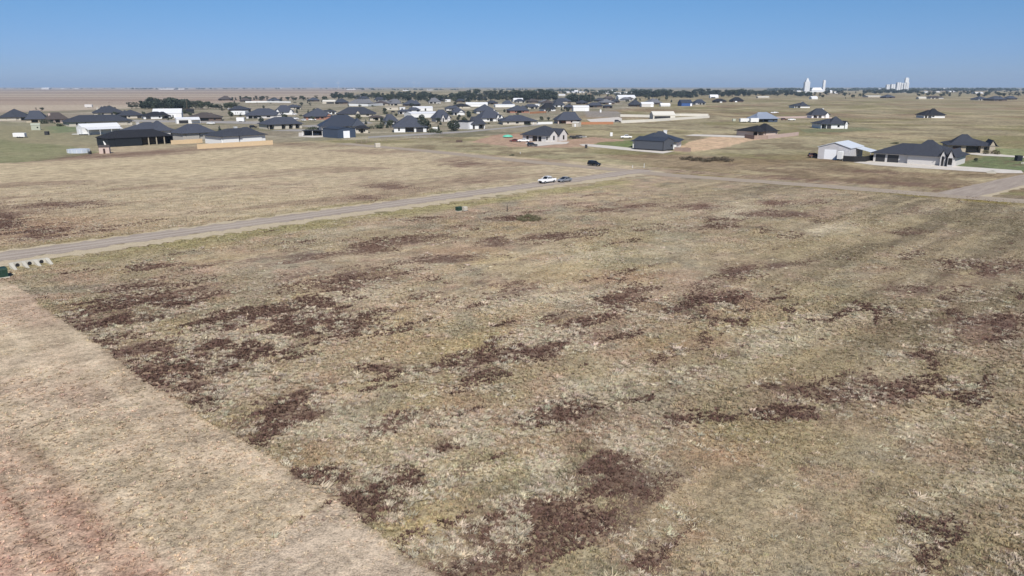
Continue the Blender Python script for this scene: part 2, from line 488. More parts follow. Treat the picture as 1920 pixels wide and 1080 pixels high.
def field(X, Y):
    """Per point: plant and soil colour (albedo), brown weed cover, pale tuft cover, mown flag."""
    px0, py0 = P(X, Y)
    al, ac = rowc(X, Y)
    zc = Y * CT + CAM_H * ST
    k = F / np.maximum(zc, 5)
    j1 = (fbm(X, Y, 9.0, 3) - .5)
    j2 = (fbm(X, Y, 9.0, 31) - .5)
    sc_ = np.minimum(k, 25)
    px = px0 + j1 * sc_ * 5.0
    py = py0 + j2 * sc_ * 5.0 * CAM_H / np.maximum(zc, 20)
    # --- base tone of the dry grass
    n1 = fbm(X, Y, 34, 5)
    n2 = fbm(al / 5.0, ac, 5.0, 11)
    n3 = fbm(X, Y, 12, 21)
    n4 = fbm(al / 9.0, ac, 2.6, 41, 2)
    d2 = (Y + .84 * X - 280) / 1.306                     # distance beyond the crossing gravel road
    tan, olive = albn(172, 157, 133), albn(150, 139, 114)
    pink, yell, green = albn(172, 151, 134), albn(173, 158, 122), albn(140, 135, 110)
    col = np.repeat(tan[None, :], X.size, 0).reshape(X.shape + (3,))

    def mixc(c, f):
        nonlocal col
        f = np.clip(f, 0, 1)[..., None]
        col = col * (1 - f) + c * f

    mixc(olive, sstep(.42, .66, n1) * .6)
    mixc(pink, sstep(.52, .7, n3) * .6)
    mixc(yell, sstep(.56, .74, n2) * .4)
    mixc(green, sstep(.57, .72, fbm(X, Y, 22, 61)) * .4)
    h1_, h2_ = fbm(X, Y, 4.5, 181), fbm(X, Y, 5.5, 191)
    mixc(albn(180, 160, 126), sstep(.56, .72, h1_) * .32)
    mixc(albn(140, 136, 122), sstep(.56, .72, h2_) * .55)
    mixc(albn(178, 150, 134), sstep(.56, .72, 1 - h1_) * .4)
    # mowing rows, stronger to the right
    right = sstep(0, 55, X - .15 * (Y - 60)) * (1 - sstep(190, 260, Y))
    mixc(albn(122, 112, 92), right * (.30 + .55 * sstep(.4, .6, fbm(al / 7.0, ac, 7, 51))))
    mixc(albn(166, 152, 124), right * sstep(.56, .7, n4) * .5)
    ln = vnoise(ac / 1.7, al / 70.0, 141)
    mixc(albn(120, 108, 90), right * sstep(.6, .85, ln) * .45)
    mixc(albn(176, 163, 138), right * sstep(.6, .85, 1 - ln) * .35)
    # beyond the gravel road
    rd = (Y - X) / math.sqrt(2) - 137.2 + (137.2 - 137.2)
    beyond = sstep(3, 9, rd) * (1 - sstep(6, -6, 270 - (Y + .84 * X))) if False else sstep(3, 9, rd)
    mixc(albn(186, 171, 145), beyond * .65)
    mixc(albn(146, 128, 110), beyond * sstep(.5, .68, fbm(al / 3.5, ac, 14, 71)) * .75)
    # ditches along the roads, greener
    dn = fbm(al / 3, ac, 4, 81)
    for a, b, cc, s in ((-15.5, -6.5, (150, 142, 104), .6), (4.5, 8.5, (150, 143, 106), .5)):
        mixc(albn(*cc), s * sstep(a - 2, a + 2, rd) * (1 - sstep(b - 2, b + 2, rd)) * (.35 + sstep(.38, .62, dn)) * sstep(85, 100, Y) * (1 - sstep(235, 255, Y + X)) )
    mixc(albn(136, 124, 78), .9 * sstep(-16, -11, d2) * (1 - sstep(-7, -4, d2)) * (.4 + sstep(.38, .62, dn)) * sstep(35, 60, X) * (Y > 120))
    mixc(albn(150, 142, 92), .5 * sstep(4, 6, d2) * (1 - sstep(9, 13, d2)) * (.3 + sstep(.38, .62, dn)) * (Y > 120) * (1 - sstep(420, 460, Y)))
    # lists of patches
    mixc(albn(178, 162, 122), ellsum(px, py, YELLOW) * .55 * (.5 + n3))
    mixc(albn(160, 126, 106), ellsum(px, py, REDDISH) * .8)
    pale = ellsum(px, py, PALE)
    mixc(albn(198, 187, 164), pale * .95 * sstep(.33, .55, fbm(al / 2, ac, 5, 171)))
    halo = ellsum(px, py, BROWN, .5, 2.3)
    mixc(albn(138, 117, 102), halo * .55 * sstep(.35, .62, fbm(al / 2.2, ac, 3.2, 175)))
    # far ground
    far = sstep(290, 420, Y)
    mixc(albn(146, 138, 112), far * .85)
    b2 = sstep(2, 10, d2)                                # everything beyond the crossing road
    mixc(albn(146, 141, 112), b2 * (1 - far) * .8)
    mixc(albn(126, 120, 86), b2 * sstep(.46, .6, fbm(X, Y, 55, 91)) * .8)
    mixc(albn(142, 116, 98), b2 * sstep(.53, .66, fbm(X, Y, 70, 93)) * .5)
    mixc(albn(176, 164, 134), b2 * sstep(.55, .68, fbm(X, Y, 26, 95)) * .65)
    mixc(albn(112, 98, 80), b2 * sstep(.56, .68, fbm(X, Y, 14, 97)) * .6)
    lf = sstep(560, 640, Y) * sstep(-60, -300, X + .18 * Y - 60)
    mixc(albn(163, 146, 133), lf * .9)
    mixc(albn(178, 165, 148), lf * sstep(.45, .6, vnoise(Y / 330.0, X / 9000.0, 7)) * .8)
    mixc(albn(140, 122, 110), lf * sstep(.55, .65, vnoise(Y / 190.0 + 3, X / 9000.0, 8)) * .7)
    tw = inpoly(px, py, TOWN) * far
    mixc(albn(140, 133, 118), tw * .75)
    mixc(albn(176, 168, 150), tw * sstep(.55, .68, fbm(X, Y, 20, 151)) * .7)
    mixc(albn(112, 110, 88), tw * sstep(.54, .66, fbm(X, Y, 24, 153)) * .75)
    # plots
    for poly, cc, s in ((OLIVELEFT, (130, 128, 102), .6), (PALEFIELD, (188, 173, 145), .8), (GREENLEFT, (113, 120, 86), .85), (PINKDIRT, (174, 144, 127), .9), (ORANGE, (203, 174, 147), .95),
                        (LAWN1, (104, 122, 74), .95), (LAWN2, (102, 116, 82), .95), (LAWN3, (138, 146, 108), .9), (LAWN4, (112, 120, 92), .9), (LAWN5, (112, 118, 92), .8),
                        (LAWN6, (110, 124, 92), .9), (ASPHALT, (142, 136, 132), .95)):
        mixc(albn(*cc), inpoly(px, py, poly) * s * (.62 + .3 * n3 + .35 * (fbm(X, Y, 7, 161) - .3)))
    jx = px0 + j1 * sc_ * 2.2
    jy = py0 + j2 * sc_ * 1.0
    mown = inpoly(jx, jy, MOWN)
    strip = inpoly(jx, jy, STRIP) & ~mown
    red = inpoly(px + j1 * 120, py + j2 * 120, REDSOIL)
    mw = mown.astype(float)
    mixc(albn(192, 174, 152), mw * .95)
    mixc(albn(158, 146, 118), mw * sstep(.5, .66, fbm(X, Y, 7, 101)) * .32)
    mixc(albn(172, 148, 132), mw * sstep(.5, .7, fbm(X, Y, 10, 103)) * .6)
    mixc(albn(188, 171, 152), strip * .9)
    sx = np.exp(-(((jx - 0) * .82 - (jy - 890) * .57) / 11.0) ** 2) * sstep(870, 900, jy)
    sx2 = np.exp(-(((jx - 70) * .82 - (jy - 850) * .66) / 20.0) ** 2) * sstep(800, 840, jy) * .8
    dr = sstep(-60, 50, (py - 838) - (px) * .72 + j1 * 120)
    mixc(albn(184, 148, 131), mw * dr * (.55 + .35 * sstep(.35, .6, fbm(X, Y, 5, 105))))
    mixc(albn(132, 112, 94), mw * (sx * .85 + sx2 * .6) * (.5 + n3))
    tr_ = vnoise((jx * .80 - jy * .60) / 26.0, (jx + jy) / 900.0, 131)
    mixc(albn(164, 148, 128), mw * sstep(.55, .8, tr_) * .55)
    mixc(albn(196, 180, 158), mw * sstep(.55, .8, 1 - tr_) * .5)
    # brown weeds
    weed = ellsum(px, py, BROWN, .5, 1.58) * .9
    bg_ = sstep(.52, .74, fbm(al / 2.4, ac, 6.0, 111)) * .5 * (1 - far)
    weed = np.maximum(weed, bg_ * (1 - .6 * beyond))
    weed = weed * (1 - mw * .9) * (1 - strip * .6)
    col = np.clip(col * np.array([1.055, 1.035, .985]), 0, .8)
    return col, weed, pale * (1 - mw), mown | strip, px0, py0, beyond


# ------------------------------------------------------------------ the ground: one sheet to the horizon
def axis(parts):
    out = []
    for a, b, n in parts:
        out += list(np.linspace(a, b, n, endpoint=False))
    return np.array(out + [parts[-1][1]])


def build_ground():
    xs = axis([(-60000, -9000, 6), (-9000, -2500, 14), (-2500, -700, 30), (-700, -200, 60), (-200, -95, 110), (-95, 110, 340), (110, 210, 110),
               (210, 700, 60), (700, 2500, 30), (2500, 9000, 14), (9000, 60000, 6)])
    ys = axis([(-3000, -60, 4), (-60, 24, 12), (24, 130, 190), (130, 262, 150), (262, 620, 110), (620, 2500, 70), (2500, 9000, 26), (9000, 75000, 10)])
    X, Y = np.meshgrid(xs, ys)
    nx, ny = len(xs), len(ys)
    col, weed, pale, mown, px, py, beyond = field(X, Y)
    infront = Y > 12
    weed = np.where(infront, weed, 0)
    # soft undulation near the camera only
    amp = 0.22 * (1 - sstep(120, 200, Y)) * sstep(20, 30, Y) * (1 - sstep(80, 105, np.abs(X)))
    Z = amp * (fbm(X, Y, 14, 201) - .5) - 0.0
    rd = np.abs((Y - X) / math.sqrt(2) - 137.2)
    Z = Z * sstep(8, 25, rd)
    verts = np.stack([X, Y, Z], -1).reshape(-1, 3).astype(np.float32)
    idx = np.arange(nx * ny).reshape(ny, nx)
    q = np.stack([idx[:-1, :-1], idx[:-1, 1:], idx[1:, 1:], idx[1:, :-1]], -1).reshape(-1, 4)
    me = bpy.data.meshes.new('ground')
    me.vertices.add(len(verts))
    me.vertices.foreach_set('co', verts.ravel())
    me.loops.add(q.size)
    me.loops.foreach_set('vertex_index', q.ravel().astype(np.int32))
    me.polygons.add(len(q))
    me.polygons.foreach_set('loop_start', np.arange(0, q.size, 4, dtype=np.int32))
    me.polygons.foreach_set('loop_total', np.full(len(q), 4, dtype=np.int32))
    me.update()
    me.validate()
    a = me.attributes.new('tint', 'FLOAT_COLOR', 'POINT')
    c4 = np.concatenate([col.reshape(-1, 3), np.ones((nx * ny, 1))], 1).astype(np.float32)
    a.data.foreach_set('color', c4.ravel())
    a = me.attributes.new('weed', 'FLOAT', 'POINT')
    a.data.foreach_set('value', weed.ravel().astype(np.float32))
    a = me.attributes.new('mown', 'FLOAT', 'POINT')
    a.data.foreach_set('value', mown.ravel().astype(np.float32))
    me.polygons.foreach_set('use_smooth', np.ones(len(q), dtype=bool))
    o = bpy.data.objects.new('ground', me)
    C.objects.link(o)
    tag(o, 'dry grassland of tan grass and brown weed patches reaching the horizon', 'ground', kind='structure')

    m = bpy.data.materials.new('dry_grassland')
    m.use_nodes = True
    t = m.node_tree
    L = t.links
    b = t.nodes['Principled BSDF']
    b.inputs['Roughness'].default_value = 1.0
    b.inputs['Specular IOR Level'].default_value = 0.05

    def node(tp, **kw):
        n = t.nodes.new(tp)
        for k_, v_ in kw.items():
            setattr(n, k_, v_)
        return n

    def attr(nm):
        n = node('ShaderNodeAttribute')
        n.attribute_type = 'GEOMETRY'
        n.attribute_name = nm
        return n

    def noise(vec, scale, detail=3, rough=.55):
        n = node('ShaderNodeTexNoise')
        n.inputs['Scale'].default_value = scale
        n.inputs['Detail'].default_value = detail
        n.inputs['Roughness'].default_value = rough
        L.new(vec, n.inputs['Vector'])
        return n.outputs['Fac']

    def ramp(val, a, b_, lo=0.0, hi=1.0):
        n = node('ShaderNodeMapRange')
        n.interpolation_type = 'SMOOTHSTEP'
        n.inputs['From Min'].default_value = a
        n.inputs['From Max'].default_value = b_
        n.inputs['To Min'].default_value = lo
        n.inputs['To Max'].default_value = hi
        L.new(val, n.inputs['Value'])
        return n.outputs['Result']

    def math_(op, a, b_=None):
        n = node('ShaderNodeMath', operation=op)
        for i, v in enumerate((a, b_)):
            if v is None:
                continue
            if isinstance(v, (int, float)):
                n.inputs[i].default_value = v
            else:
                L.new(v, n.inputs[i])
        return n.outputs[0]

    def mix(fac, a, b_, blend='MIX'):
        n = node('ShaderNodeMix', data_type='RGBA', blend_type=blend)
        for nm, v in (('Factor', fac), ('A', a), ('B', b_)):
            if isinstance(v, (int, float)):
                n.inputs[nm].default_value = v
            elif isinstance(v, tuple):
                n.inputs[nm].default_value = v + (1,)
            else:
                L.new(v, n.inputs[nm])
        return n.outputs['Result']

    tc = node('ShaderNodeTexCoord')
    obj = tc.outputs['Object']
    mp = node('ShaderNodeMapping')
    mp.vector_type = 'TEXTURE'
    mp.inputs['Rotation'].default_value = (0, 0, GA)
    mp.inputs['Scale'].default_value = (3.2, 1, 1)
    L.new(obj, mp.inputs['Vector'])
    row = mp.outputs['Vector']
    tint = attr('tint').outputs['Color']
    weed = attr('weed').outputs['Fac']
    mown = attr('mown').outputs['Fac']
    nA = noise(row, 0.55, 4)
    nB = noise(obj, 1.9, 4, .65)
    nC = noise(obj, 8.0, 3, .7)
    nD = noise(obj, 0.16, 4)
    nE = noise(obj, 0.30, 5, .6)
    # brightness mottling of the plants: clump, tuft and blade size
    f = math_('ADD', math_('MULTIPLY', ramp(nA, .3, .7), .32), math_('MULTIPLY', ramp(nB, .3, .7), .46))
    f = math_('ADD', f, math_('MULTIPLY', ramp(nC, .32, .68), .60))
    f = math_('ADD', f, math_('MULTIPLY', ramp(nE, .35, .65), .34))
    f = math_('ADD', f, 0.16)
    br = node('ShaderNodeCombineColor')
    for i in range(3):
        L.new(f, br.inputs[i])
    col_ = mix(1.0, tint, br.outputs[0], 'MULTIPLY')
    # pale straw specks; dark specks paint the shadowed gaps between clumps
    col_ = mix(math_('MULTIPLY', ramp(nB, .60, .72), .45), col_, alb(196, 184, 158))
    col_ = mix(math_('MULTIPLY', ramp(noise(obj, 3.4, 4, .7), .56, .70), .65), col_, alb(108, 92, 76))
    # brown weed patches with ragged edges
    wn = math_('ADD', math_('MULTIPLY', math_('SUBTRACT', noise(row, 0.38, 6, .72), .5), 2.6), math_('MULTIPLY', math_('SUBTRACT', noise(obj, 1.3, 4, .75), .5), 1.9))
    wv = math_('ADD', math_('MULTIPLY', weed, 1.0), math_('MULTIPLY', wn, .8))
    wf = ramp(wv, .38, .84, 0, .86)
    wcol = mix(ramp(nC, .35, .65), alb(96, 76, 68), alb(126, 104, 92))
    wcol = mix(ramp(nD, .4, .6), wcol, mix(ramp(nC, .3, .7), alb(104, 80, 69), alb(130, 104, 90)))
    col_ = mix(wf, col_, wcol)
    L.new(col_, b.inputs['Base Color'])
    bp = node('ShaderNodeBump')
    bp.inputs['Strength'].default_value = 0.8
    bp.inputs['Distance'].default_value = 0.16
    h = math_('ADD', nB, math_('MULTIPLY', nC, .4))
    L.new(h, bp.inputs['Height'])
    L.new(bp.outputs['Normal'], b.inputs['Normal'])
    me.materials.append(m)
    return o


build_ground()


# ------------------------------------------------------------------ grass and weeds as real tufts
def tint_mat(name):
    m = bpy.data.materials.new(name)
    m.use_nodes = True
    t = m.node_tree
    b = t.nodes['Principled BSDF']
    b.inputs['Roughness'].default_value = 0.9
    b.inputs['Specular IOR Level'].default_value = 0.08
    a = t.nodes.new('ShaderNodeAttribute')
    a.attribute_name = 'tint'
    tr = t.nodes.new('ShaderNodeBsdfTranslucent')
    ms = t.nodes.new('ShaderNodeMixShader')
    ms.inputs[0].default_value = 0.3
    t.links.new(a.outputs['Color'], b.inputs['Base Color'])
    t.links.new(a.outputs['Color'], tr.inputs['Color'])
    t.links.new(b.outputs[0], ms.inputs[1])
    t.links.new(tr.outputs[0], ms.inputs[2])
    t.links.new(ms.outputs[0], t.nodes['Material Output'].inputs['Surface'])
    return m


def blade_mesh(name, px, py, size, height, blades, colour, rng, label, cat, m, w0=.12, w1=.24):
    """One mesh of leaning triangular blades, gathered in tufts."""
    n = len(px)
    ang = rng.uniform(0, 2 * math.pi, (n, blades))
    rad = rng.uniform(.0, .5, (n, blades)) * size[:, None]
    bx = px[:, None] + np.cos(ang) * rad
    by = py[:, None] + np.sin(ang) * rad
    a2 = ang + rng.normal(0, .9, (n, blades))
    lean = rng.uniform(.25, .75, (n, blades)) * size[:, None]
    hh = height[:, None] * rng.uniform(.5, 1.1, (n, blades))
    wd = size[:, None] * rng.uniform(w0, w1, (n, blades))
    nx_, ny_ = -np.sin(a2), np.cos(a2)
    v = np.zeros((n, blades, 3, 3), dtype=np.float32)
    v[..., 0, 0] = bx - nx_ * wd
    v[..., 0, 1] = by - ny_ * wd
    v[..., 1, 0] = bx + nx_ * wd
    v[..., 1, 1] = by + ny_ * wd
    v[..., 2, 0] = bx + np.cos(a2) * lean
    v[..., 2, 1] = by + np.sin(a2) * lean
    v[..., 0, 2] = -.03
    v[..., 1, 2] = -.03 + hh * rng.uniform(0, .5, (n, blades))
    v[..., 2, 2] = hh
    nt_ = n * blades
    me = bpy.data.meshes.new(name)
    me.vertices.add(nt_ * 3)
    me.vertices.foreach_set('co', v.ravel())
    me.loops.add(nt_ * 3)
    me.loops.foreach_set('vertex_index', np.arange(nt_ * 3, dtype=np.int32))
    me.polygons.add(nt_)
    me.polygons.foreach_set('loop_start', np.arange(0, nt_ * 3, 3, dtype=np.int32))
    me.polygons.foreach_set('loop_total', np.full(nt_, 3, dtype=np.int32))
    me.update()
    colour = colour * (1 + rng.normal(0, .035, (n, 3)))
    c = np.repeat(colour[:, None, :], blades, 1) * rng.uniform(.8, 1.2, (n, blades, 1))
    c = np.repeat(c.reshape(nt_, 1, 3), 3, 1).reshape(-1, 3)
    c4 = np.concatenate([c, np.ones((len(c), 1))], 1).astype(np.float32)
    at = me.attributes.new('tint', 'FLOAT_COLOR', 'POINT')
    at.data.foreach_set('color', c4.ravel())
    me.materials.append(m)
    o = bpy.data.objects.new(name, me)
    C.objects.link(o)
    tag(o, label, cat, kind='stuff')
    return o


def scatter():
    rng = np.random.default_rng(7)
    gm = tint_mat('grass_blades')
    zones = ((27, 55, 30.0, .85), (55, 90, 16.0, 1.0), (90, 150, 9.0, .85), (150, 215, 4.0, .8))
    gs, ws, ss = [], [], []
    for y0, y1, den, sz in zones:
        hw = y1 * .78 + 4
        n = int((y1 - y0) * 2 * hw * den)
        X = rng.uniform(-hw, hw, n)
        Y = rng.uniform(y0, y1, n)
        px, py = P(X, Y)
        k = (px > -160) & (px < 2080) & (py < 1170)
        X, Y = X[k], Y[k]
        rd = (Y - X) / math.sqrt(2) - 137.2
        k = (np.abs(rd + 1.2) > 6.4) & (Y + .84 * X < 272)
        k2_ = rng.uniform(0, 1, len(X)) < 1 - sstep(150, 215, Y)
        k = k & k2_
        X, Y = X[k], Y[k]
        col, weed, pale, mown, px, py, beyond = field(X, Y)
        al_, ac_ = rowc(X, Y)
        wn = (fbm(al_ / 2.6, ac_, 2.2, 301) - .5) * 2.2
        isw = (weed + wn * .85) > .54
        u = rng.uniform(0, 1, len(X))
        patch = fbm(X, Y, 2.4, 303)
        # pale straw tufts, thick where the photograph shows them and thin elsewhere
        pf = .09 + .9 * pale + .42 * sstep(.15, .35, weed) * (1 - .6 * sstep(.45, .7, weed)) * (1 - mown)
        straw = (u < pf * sstep(.42, .6, patch) * 1.25) & ~mown
        keepw = isw & ~straw & ~mown & (rng.uniform(0, 1, len(X)) < .85)
        keepg = (~isw & ~straw) & (rng.uniform(0, 1, len(X)) < np.where(mown, .22, .75))
        s = rng.uniform(.16, .34, len(X)) * sz
        c = col * rng.uniform(.66, 1.4, (len(X), 1)) * np.where(mown, 1.05, 1.0)[:, None]
        st = (albn(214, 201, 178)[None, :] * .8 + col * .25) * rng.uniform(.7, 1.2, (len(X), 1))
        wc = albn(110, 87, 77)[None, :] * rng.uniform(.6, 1.5, (len(X), 1)) * np.array([1, 1, 1])[None, :]
        gs.append((X[keepg], Y[keepg], s[keepg], s[keepg] * np.where(mown[keepg], .25, .62), c[keepg] * 1.12))
        straw = straw & (rng.uniform(0, 1, len(X)) < .85)
        big = np.exp(rng.normal(0, .32, len(X))) * 1.25
        ss.append((X[straw], Y[straw], (s * big)[straw], (s * big)[straw] * .36, st[straw]))
        ws.append((X[keepw], Y[keepw], s[keepw] * 1.1, s[keepw] * .7, wc[keepw]))
    g = [np.concatenate(a) for a in zip(*gs)]
    wd = [np.concatenate(a) for a in zip(*ws)]
    sw = [np.concatenate(a) for a in zip(*ss)]
    print('tufts', len(g[0]), len(wd[0]))
    blade_mesh('dry_grass', g[0], g[1], g[2], g[3], 7, g[4], rng, 'short dry tan and olive grass tufts covering the field', 'grass', gm)
    blade_mesh('straw_tufts', sw[0], sw[1], sw[2], sw[3], 22, sw[4], rng, 'pale bleached straw tufts thick around the brown weed patches', 'grass', gm, .055, .11)
    blade_mesh('brown_weeds', wd[0], wd[1], wd[2], wd[3], 7, wd[4], rng, 'dark brown dead weeds in ragged patches across the field', 'weeds', gm)


scatter()


# ------------------------------------------------------------------ roads, drives
def sheet(name, pts, z, m, label, cat):
    me = bpy.data.meshes.new(name)
    me.from_pydata([(p.x, p.y, z) for p in pts], [], [tuple(range(len(pts)))])
    me.update()
    if me.polygons[0].normal.z < 0:
        me.flip_normals()
    me.materials.append(m)
    o = bpy.data.objects.new(name, me)
    C.objects.link(o)
    return tag(o, label, cat, kind='structure')


def strip(name, line, w0, w1, z, m, label, cat, wob=0.0, seed=1, step=3.0):
    """A road strip along ground points, from w0 to w1 to the right and left, edges a little ragged."""
    rng = random.Random(seed)
    pts = []
    for a, b in zip(line[:-1], line[1:]):
        n = max(1, int((b - a).length / step))
        pts += [a.lerp(b, i / n) for i in range(n)]
    pts.append(line[-1])
    vs, fs = [], []
    for i, p in enumerate(pts):
        d = (pts[min(i + 1, len(pts) - 1)] - pts[max(i - 1, 0)]).normalized()
        nr = Vector((-d.y, d.x, 0))
        a = p + nr * (w0 + rng.uniform(-wob, wob))
        b = p + nr * (w1 + rng.uniform(-wob, wob))
        vs += [(a.x, a.y, z), (b.x, b.y, z)]
        if i:
            fs.append((2 * i - 2, 2 * i, 2 * i + 1, 2 * i - 1))
    me = bpy.data.meshes.new(name)
    me.from_pydata(vs, [], fs)
    me.update()
    if me.polygons[0].normal.z < 0:
        me.flip_normals()
    me.materials.append(m)
    o = bpy.data.objects.new(name, me)
    C.objects.link(o)
    return tag(o, label, cat, kind='structure')


def gravel(name, c0, c1, c2, rot=GA, mid=None):
    m = bpy.data.materials.new(name)
    m.use_nodes = True
    t = m.node_tree
    b = t.nodes['Principled BSDF']
    b.inputs['Roughness'].default_value = 0.95
    b.inputs['Specular IOR Level'].default_value = 0.1
    tc = t.nodes.new('ShaderNodeTexCoord')
    prev = None
    mpg = t.nodes.new('ShaderNodeMapping')
    mpg.vector_type = 'TEXTURE'
    mpg.inputs['Rotation'].default_value = (0, 0, rot)
    mpg.inputs['Scale'].default_value = (9, 1, 1)
    t.links.new(tc.outputs['Object'], mpg.inputs['Vector'])
    for sc_, det in ((0.8, 4), (2.0, 4), (9.0, 2)):
        n = t.nodes.new('ShaderNodeTexNoise')
        n.inputs['Scale'].default_value = sc_
        n.inputs['Detail'].default_value = det
        t.links.new((mpg if sc_ < 1 else tc).outputs['Vector' if sc_ < 1 else 'Object'], n.inputs['Vector'])
        if prev is None:
            mx = t.nodes.new('ShaderNodeMix')
            mx.data_type = 'RGBA'
            mx.inputs['A'].default_value = c0 + (1,)
            mx.inputs['B'].default_value = c1 + (1,)
            rp = t.nodes.new('ShaderNodeMapRange')
            rp.inputs['From Min'].default_value = .35
            rp.inputs['From Max'].default_value = .65
            t.links.new(n.outputs['Fac'], rp.inputs['Value'])
            t.links.new(rp.outputs[0], mx.inputs['Factor'])
        else:
            mx = t.nodes.new('ShaderNodeMix')
            mx.data_type = 'RGBA'
            rp = t.nodes.new('ShaderNodeMapRange')
            rp.inputs['From Min'].default_value = .5
            rp.inputs['From Max'].default_value = .75
            rp.inputs['To Max'].default_value = .6
            t.links.new(n.outputs['Fac'], rp.inputs['Value'])
            t.links.new(rp.outputs[0], mx.inputs['Factor'])
            t.links.new(prev, mx.inputs['A'])
            mx.inputs['B'].default_value = c2 + (1,)
        prev = mx.outputs['Result']
    if mid is not None:                      # two paler wheel tracks worn along the middle of the road
        sp = t.nodes.new('ShaderNodeSeparateXYZ')
        t.links.new(mpg.outputs['Vector'], sp.inputs[0])
        prev_v = sp.outputs['Y']
        for op, val in (('SUBTRACT', mid), ('ABSOLUTE', 0), ('SUBTRACT', 1.15), ('ABSOLUTE', 0)):
            n = t.nodes.new('ShaderNodeMath')
            n.operation = op
            t.links.new(prev_v, n.inputs[0])
            n.inputs[1].default_value = val
            prev_v = n.outputs[0]
        rp = t.nodes.new('ShaderNodeMapRange')
        rp.inputs['From Min'].default_value = .75
        rp.inputs['From Max'].default_value = .25
        rp.inputs['To Max'].default_value = .55
        t.links.new(prev_v, rp.inputs['Value'])
        mx = t.nodes.new('ShaderNodeMix')
        mx.data_type = 'RGBA'
        t.links.new(rp.outputs[0], mx.inputs['Factor'])
        t.links.new(prev, mx.inputs['A'])
        mx.inputs['B'].default_value = alb(190, 178, 164) + (1,)
        prev = mx.outputs['Result']
    t.links.new(prev, b.inputs['Base Color'])
    return m


road_m = gravel('gravel_road', alb(158, 145, 133), alb(176, 163, 149), alb(130, 118, 108), GA, 137.15)
road2_m = gravel('gravel_road_worn', alb(164, 150, 134), alb(174, 160, 142), alb(142, 128, 112), R(-40))
verge_m = gravel('sandy_verge', alb(190, 174, 148), alb(198, 184, 156), alb(150, 136, 110))
conc_m = gravel('concrete_drive', alb(206, 198, 186), alb(216, 208, 198), alb(190, 182, 170))
street_m = gravel('street_asphalt', alb(158, 152, 146), alb(168, 163, 156), alb(140, 135, 130))

A0, A1 = G(-700, 575), G(1228, 321)
dirA = Vector((gx, gy, 0))
pa = G(0, 482)
pb = G(960, 353)
r1a = pa + (pa - pb).normalized() * 60
r1b = pb + (pb - pa).normalized() * 62
strip('verge', [r1a, r1b], -7.4, -2.4, 0.035, verge_m, 'sandy verge along the near edge of the straight gravel road', 'verge', 1.6, 3, 1.1)
strip('verge', [r1a, r1b], 2.6, 5.0, 0.034, verge_m, 'thin sandy verge along the far edge of the straight gravel road', 'verge', 1.3, 13, 1.1)
strip('gravel_road', [r1a, pa, pb, r1b], -3.5, 3.6, 0.05, road_m, 'straight grey gravel road running from the left edge to the junction', 'road', .8, 4, 1.1)
q = [G(640, 269), G(800, 283), G(960, 300), G(1110, 314), G(1250, 328), G(1500, 346), G(1790, 368), G(1960, 381)]
strip('gravel_road', q, -3.8, 3.8, 0.042, road2_m, 'brownish gravel road crossing beyond the junction from left to right', 'road', .4, 5)
q3 = [G(1790, 366), G(1870, 348), G(1930, 334), G(2200, 285)]
strip('verge', q3, -6.2, -2.0, 0.034, verge_m, 'sandy verge at the bend on the right edge', 'verge', .8, 6, 2.0)
strip('gravel_road', q3, -4.6, 4.6, 0.060, road_m, 'purplish gravel road leaving the bend at the right edge', 'road', .3, 7)


def drive(name, pts, label, m=None, z=0.06, cat='driveway'):
    return sheet(name, [G(*p) for p in pts], z, m or conc_m, label, cat)


drive('driveway', [(984, 268.5), (1012, 264.5), (1068, 266), (1062, 270), (1040, 271), (1000, 275)], 'pale concrete driveway in front of the white house with two gables')
drive('driveway', [(1086, 271), (1100, 270), (1150, 274), (1187, 278), (1264, 284), (1243, 288), (1160, 280.5), (1092, 273.5)], 'pale concrete driveway curving up to the slate metal shop')
drive('driveway', [(1284, 254.5), (1300, 252), (1345, 253), (1400, 255), (1398, 258.5), (1330, 256)], 'pale concrete driveway beside the orange soil plot')
drive('driveway', [(1600, 304.5), (1642, 301), (1686, 303.5), (1765, 309.5), (1915, 320), (1919, 325), (1880, 325), (1700, 314), (1640, 310)], 'long pale concrete driveway below the white house with charcoal garages')
drive('walkway', [(1766, 309.3), (1800, 300.5), (1806, 302.5), (1784, 310.6)], 'narrow concrete walk to the arched porch', z=.075, cat='walkway')
drive('driveway', [(1806, 288), (1842, 286), (1905, 292.5), (1960, 295), (1960, 298), (1842, 292)], 'pale driveway of the stone house near the right edge')
drive('driveway', [(560, 249), (600, 246), (606, 257), (586, 258), (560, 256)], 'pale pad left of the navy blue shop')
drive('driveway', [(1100, 224), (1160, 219.5), (1166, 222), (1166, 229), (1110, 230.5)], 'concrete yard left of the cream walled barn')
drive('street', [(505, 245), (545, 242.5), (600, 243), (600, 245), (560, 246.5)], 'grey street in front of the cream houses', street_m, .05, 'street')
drive('street', [(690, 256), (800, 249.5), (880, 245), (970, 236.5), (1010, 232.5), (1016, 234.5), (965, 239.5), (880, 248), (800, 253), (690, 259)], 'grey street passing in front of the row of charcoal roofed houses', street_m, .05, 'street')
drive('street', [(560, 236), (690, 228), (700, 231), (600, 241)], 'grey street behind the navy blue shop', street_m, .052, 'street')
drive('street', [(200, 224), (500, 228), (560, 222), (565, 224), (500, 233), (200, 227)], 'pale grey street between the left house rows', street_m, .05, 'street')
drive('driveway', [(1440, 219), (1520, 217.5), (1560, 220), (1560, 222), (1470, 222)], 'dusty pink drive between the bluish roof and the white houses', gravel('pink_dust', alb(196, 172, 158), alb(204, 182, 166), alb(180, 156, 142)), .06)
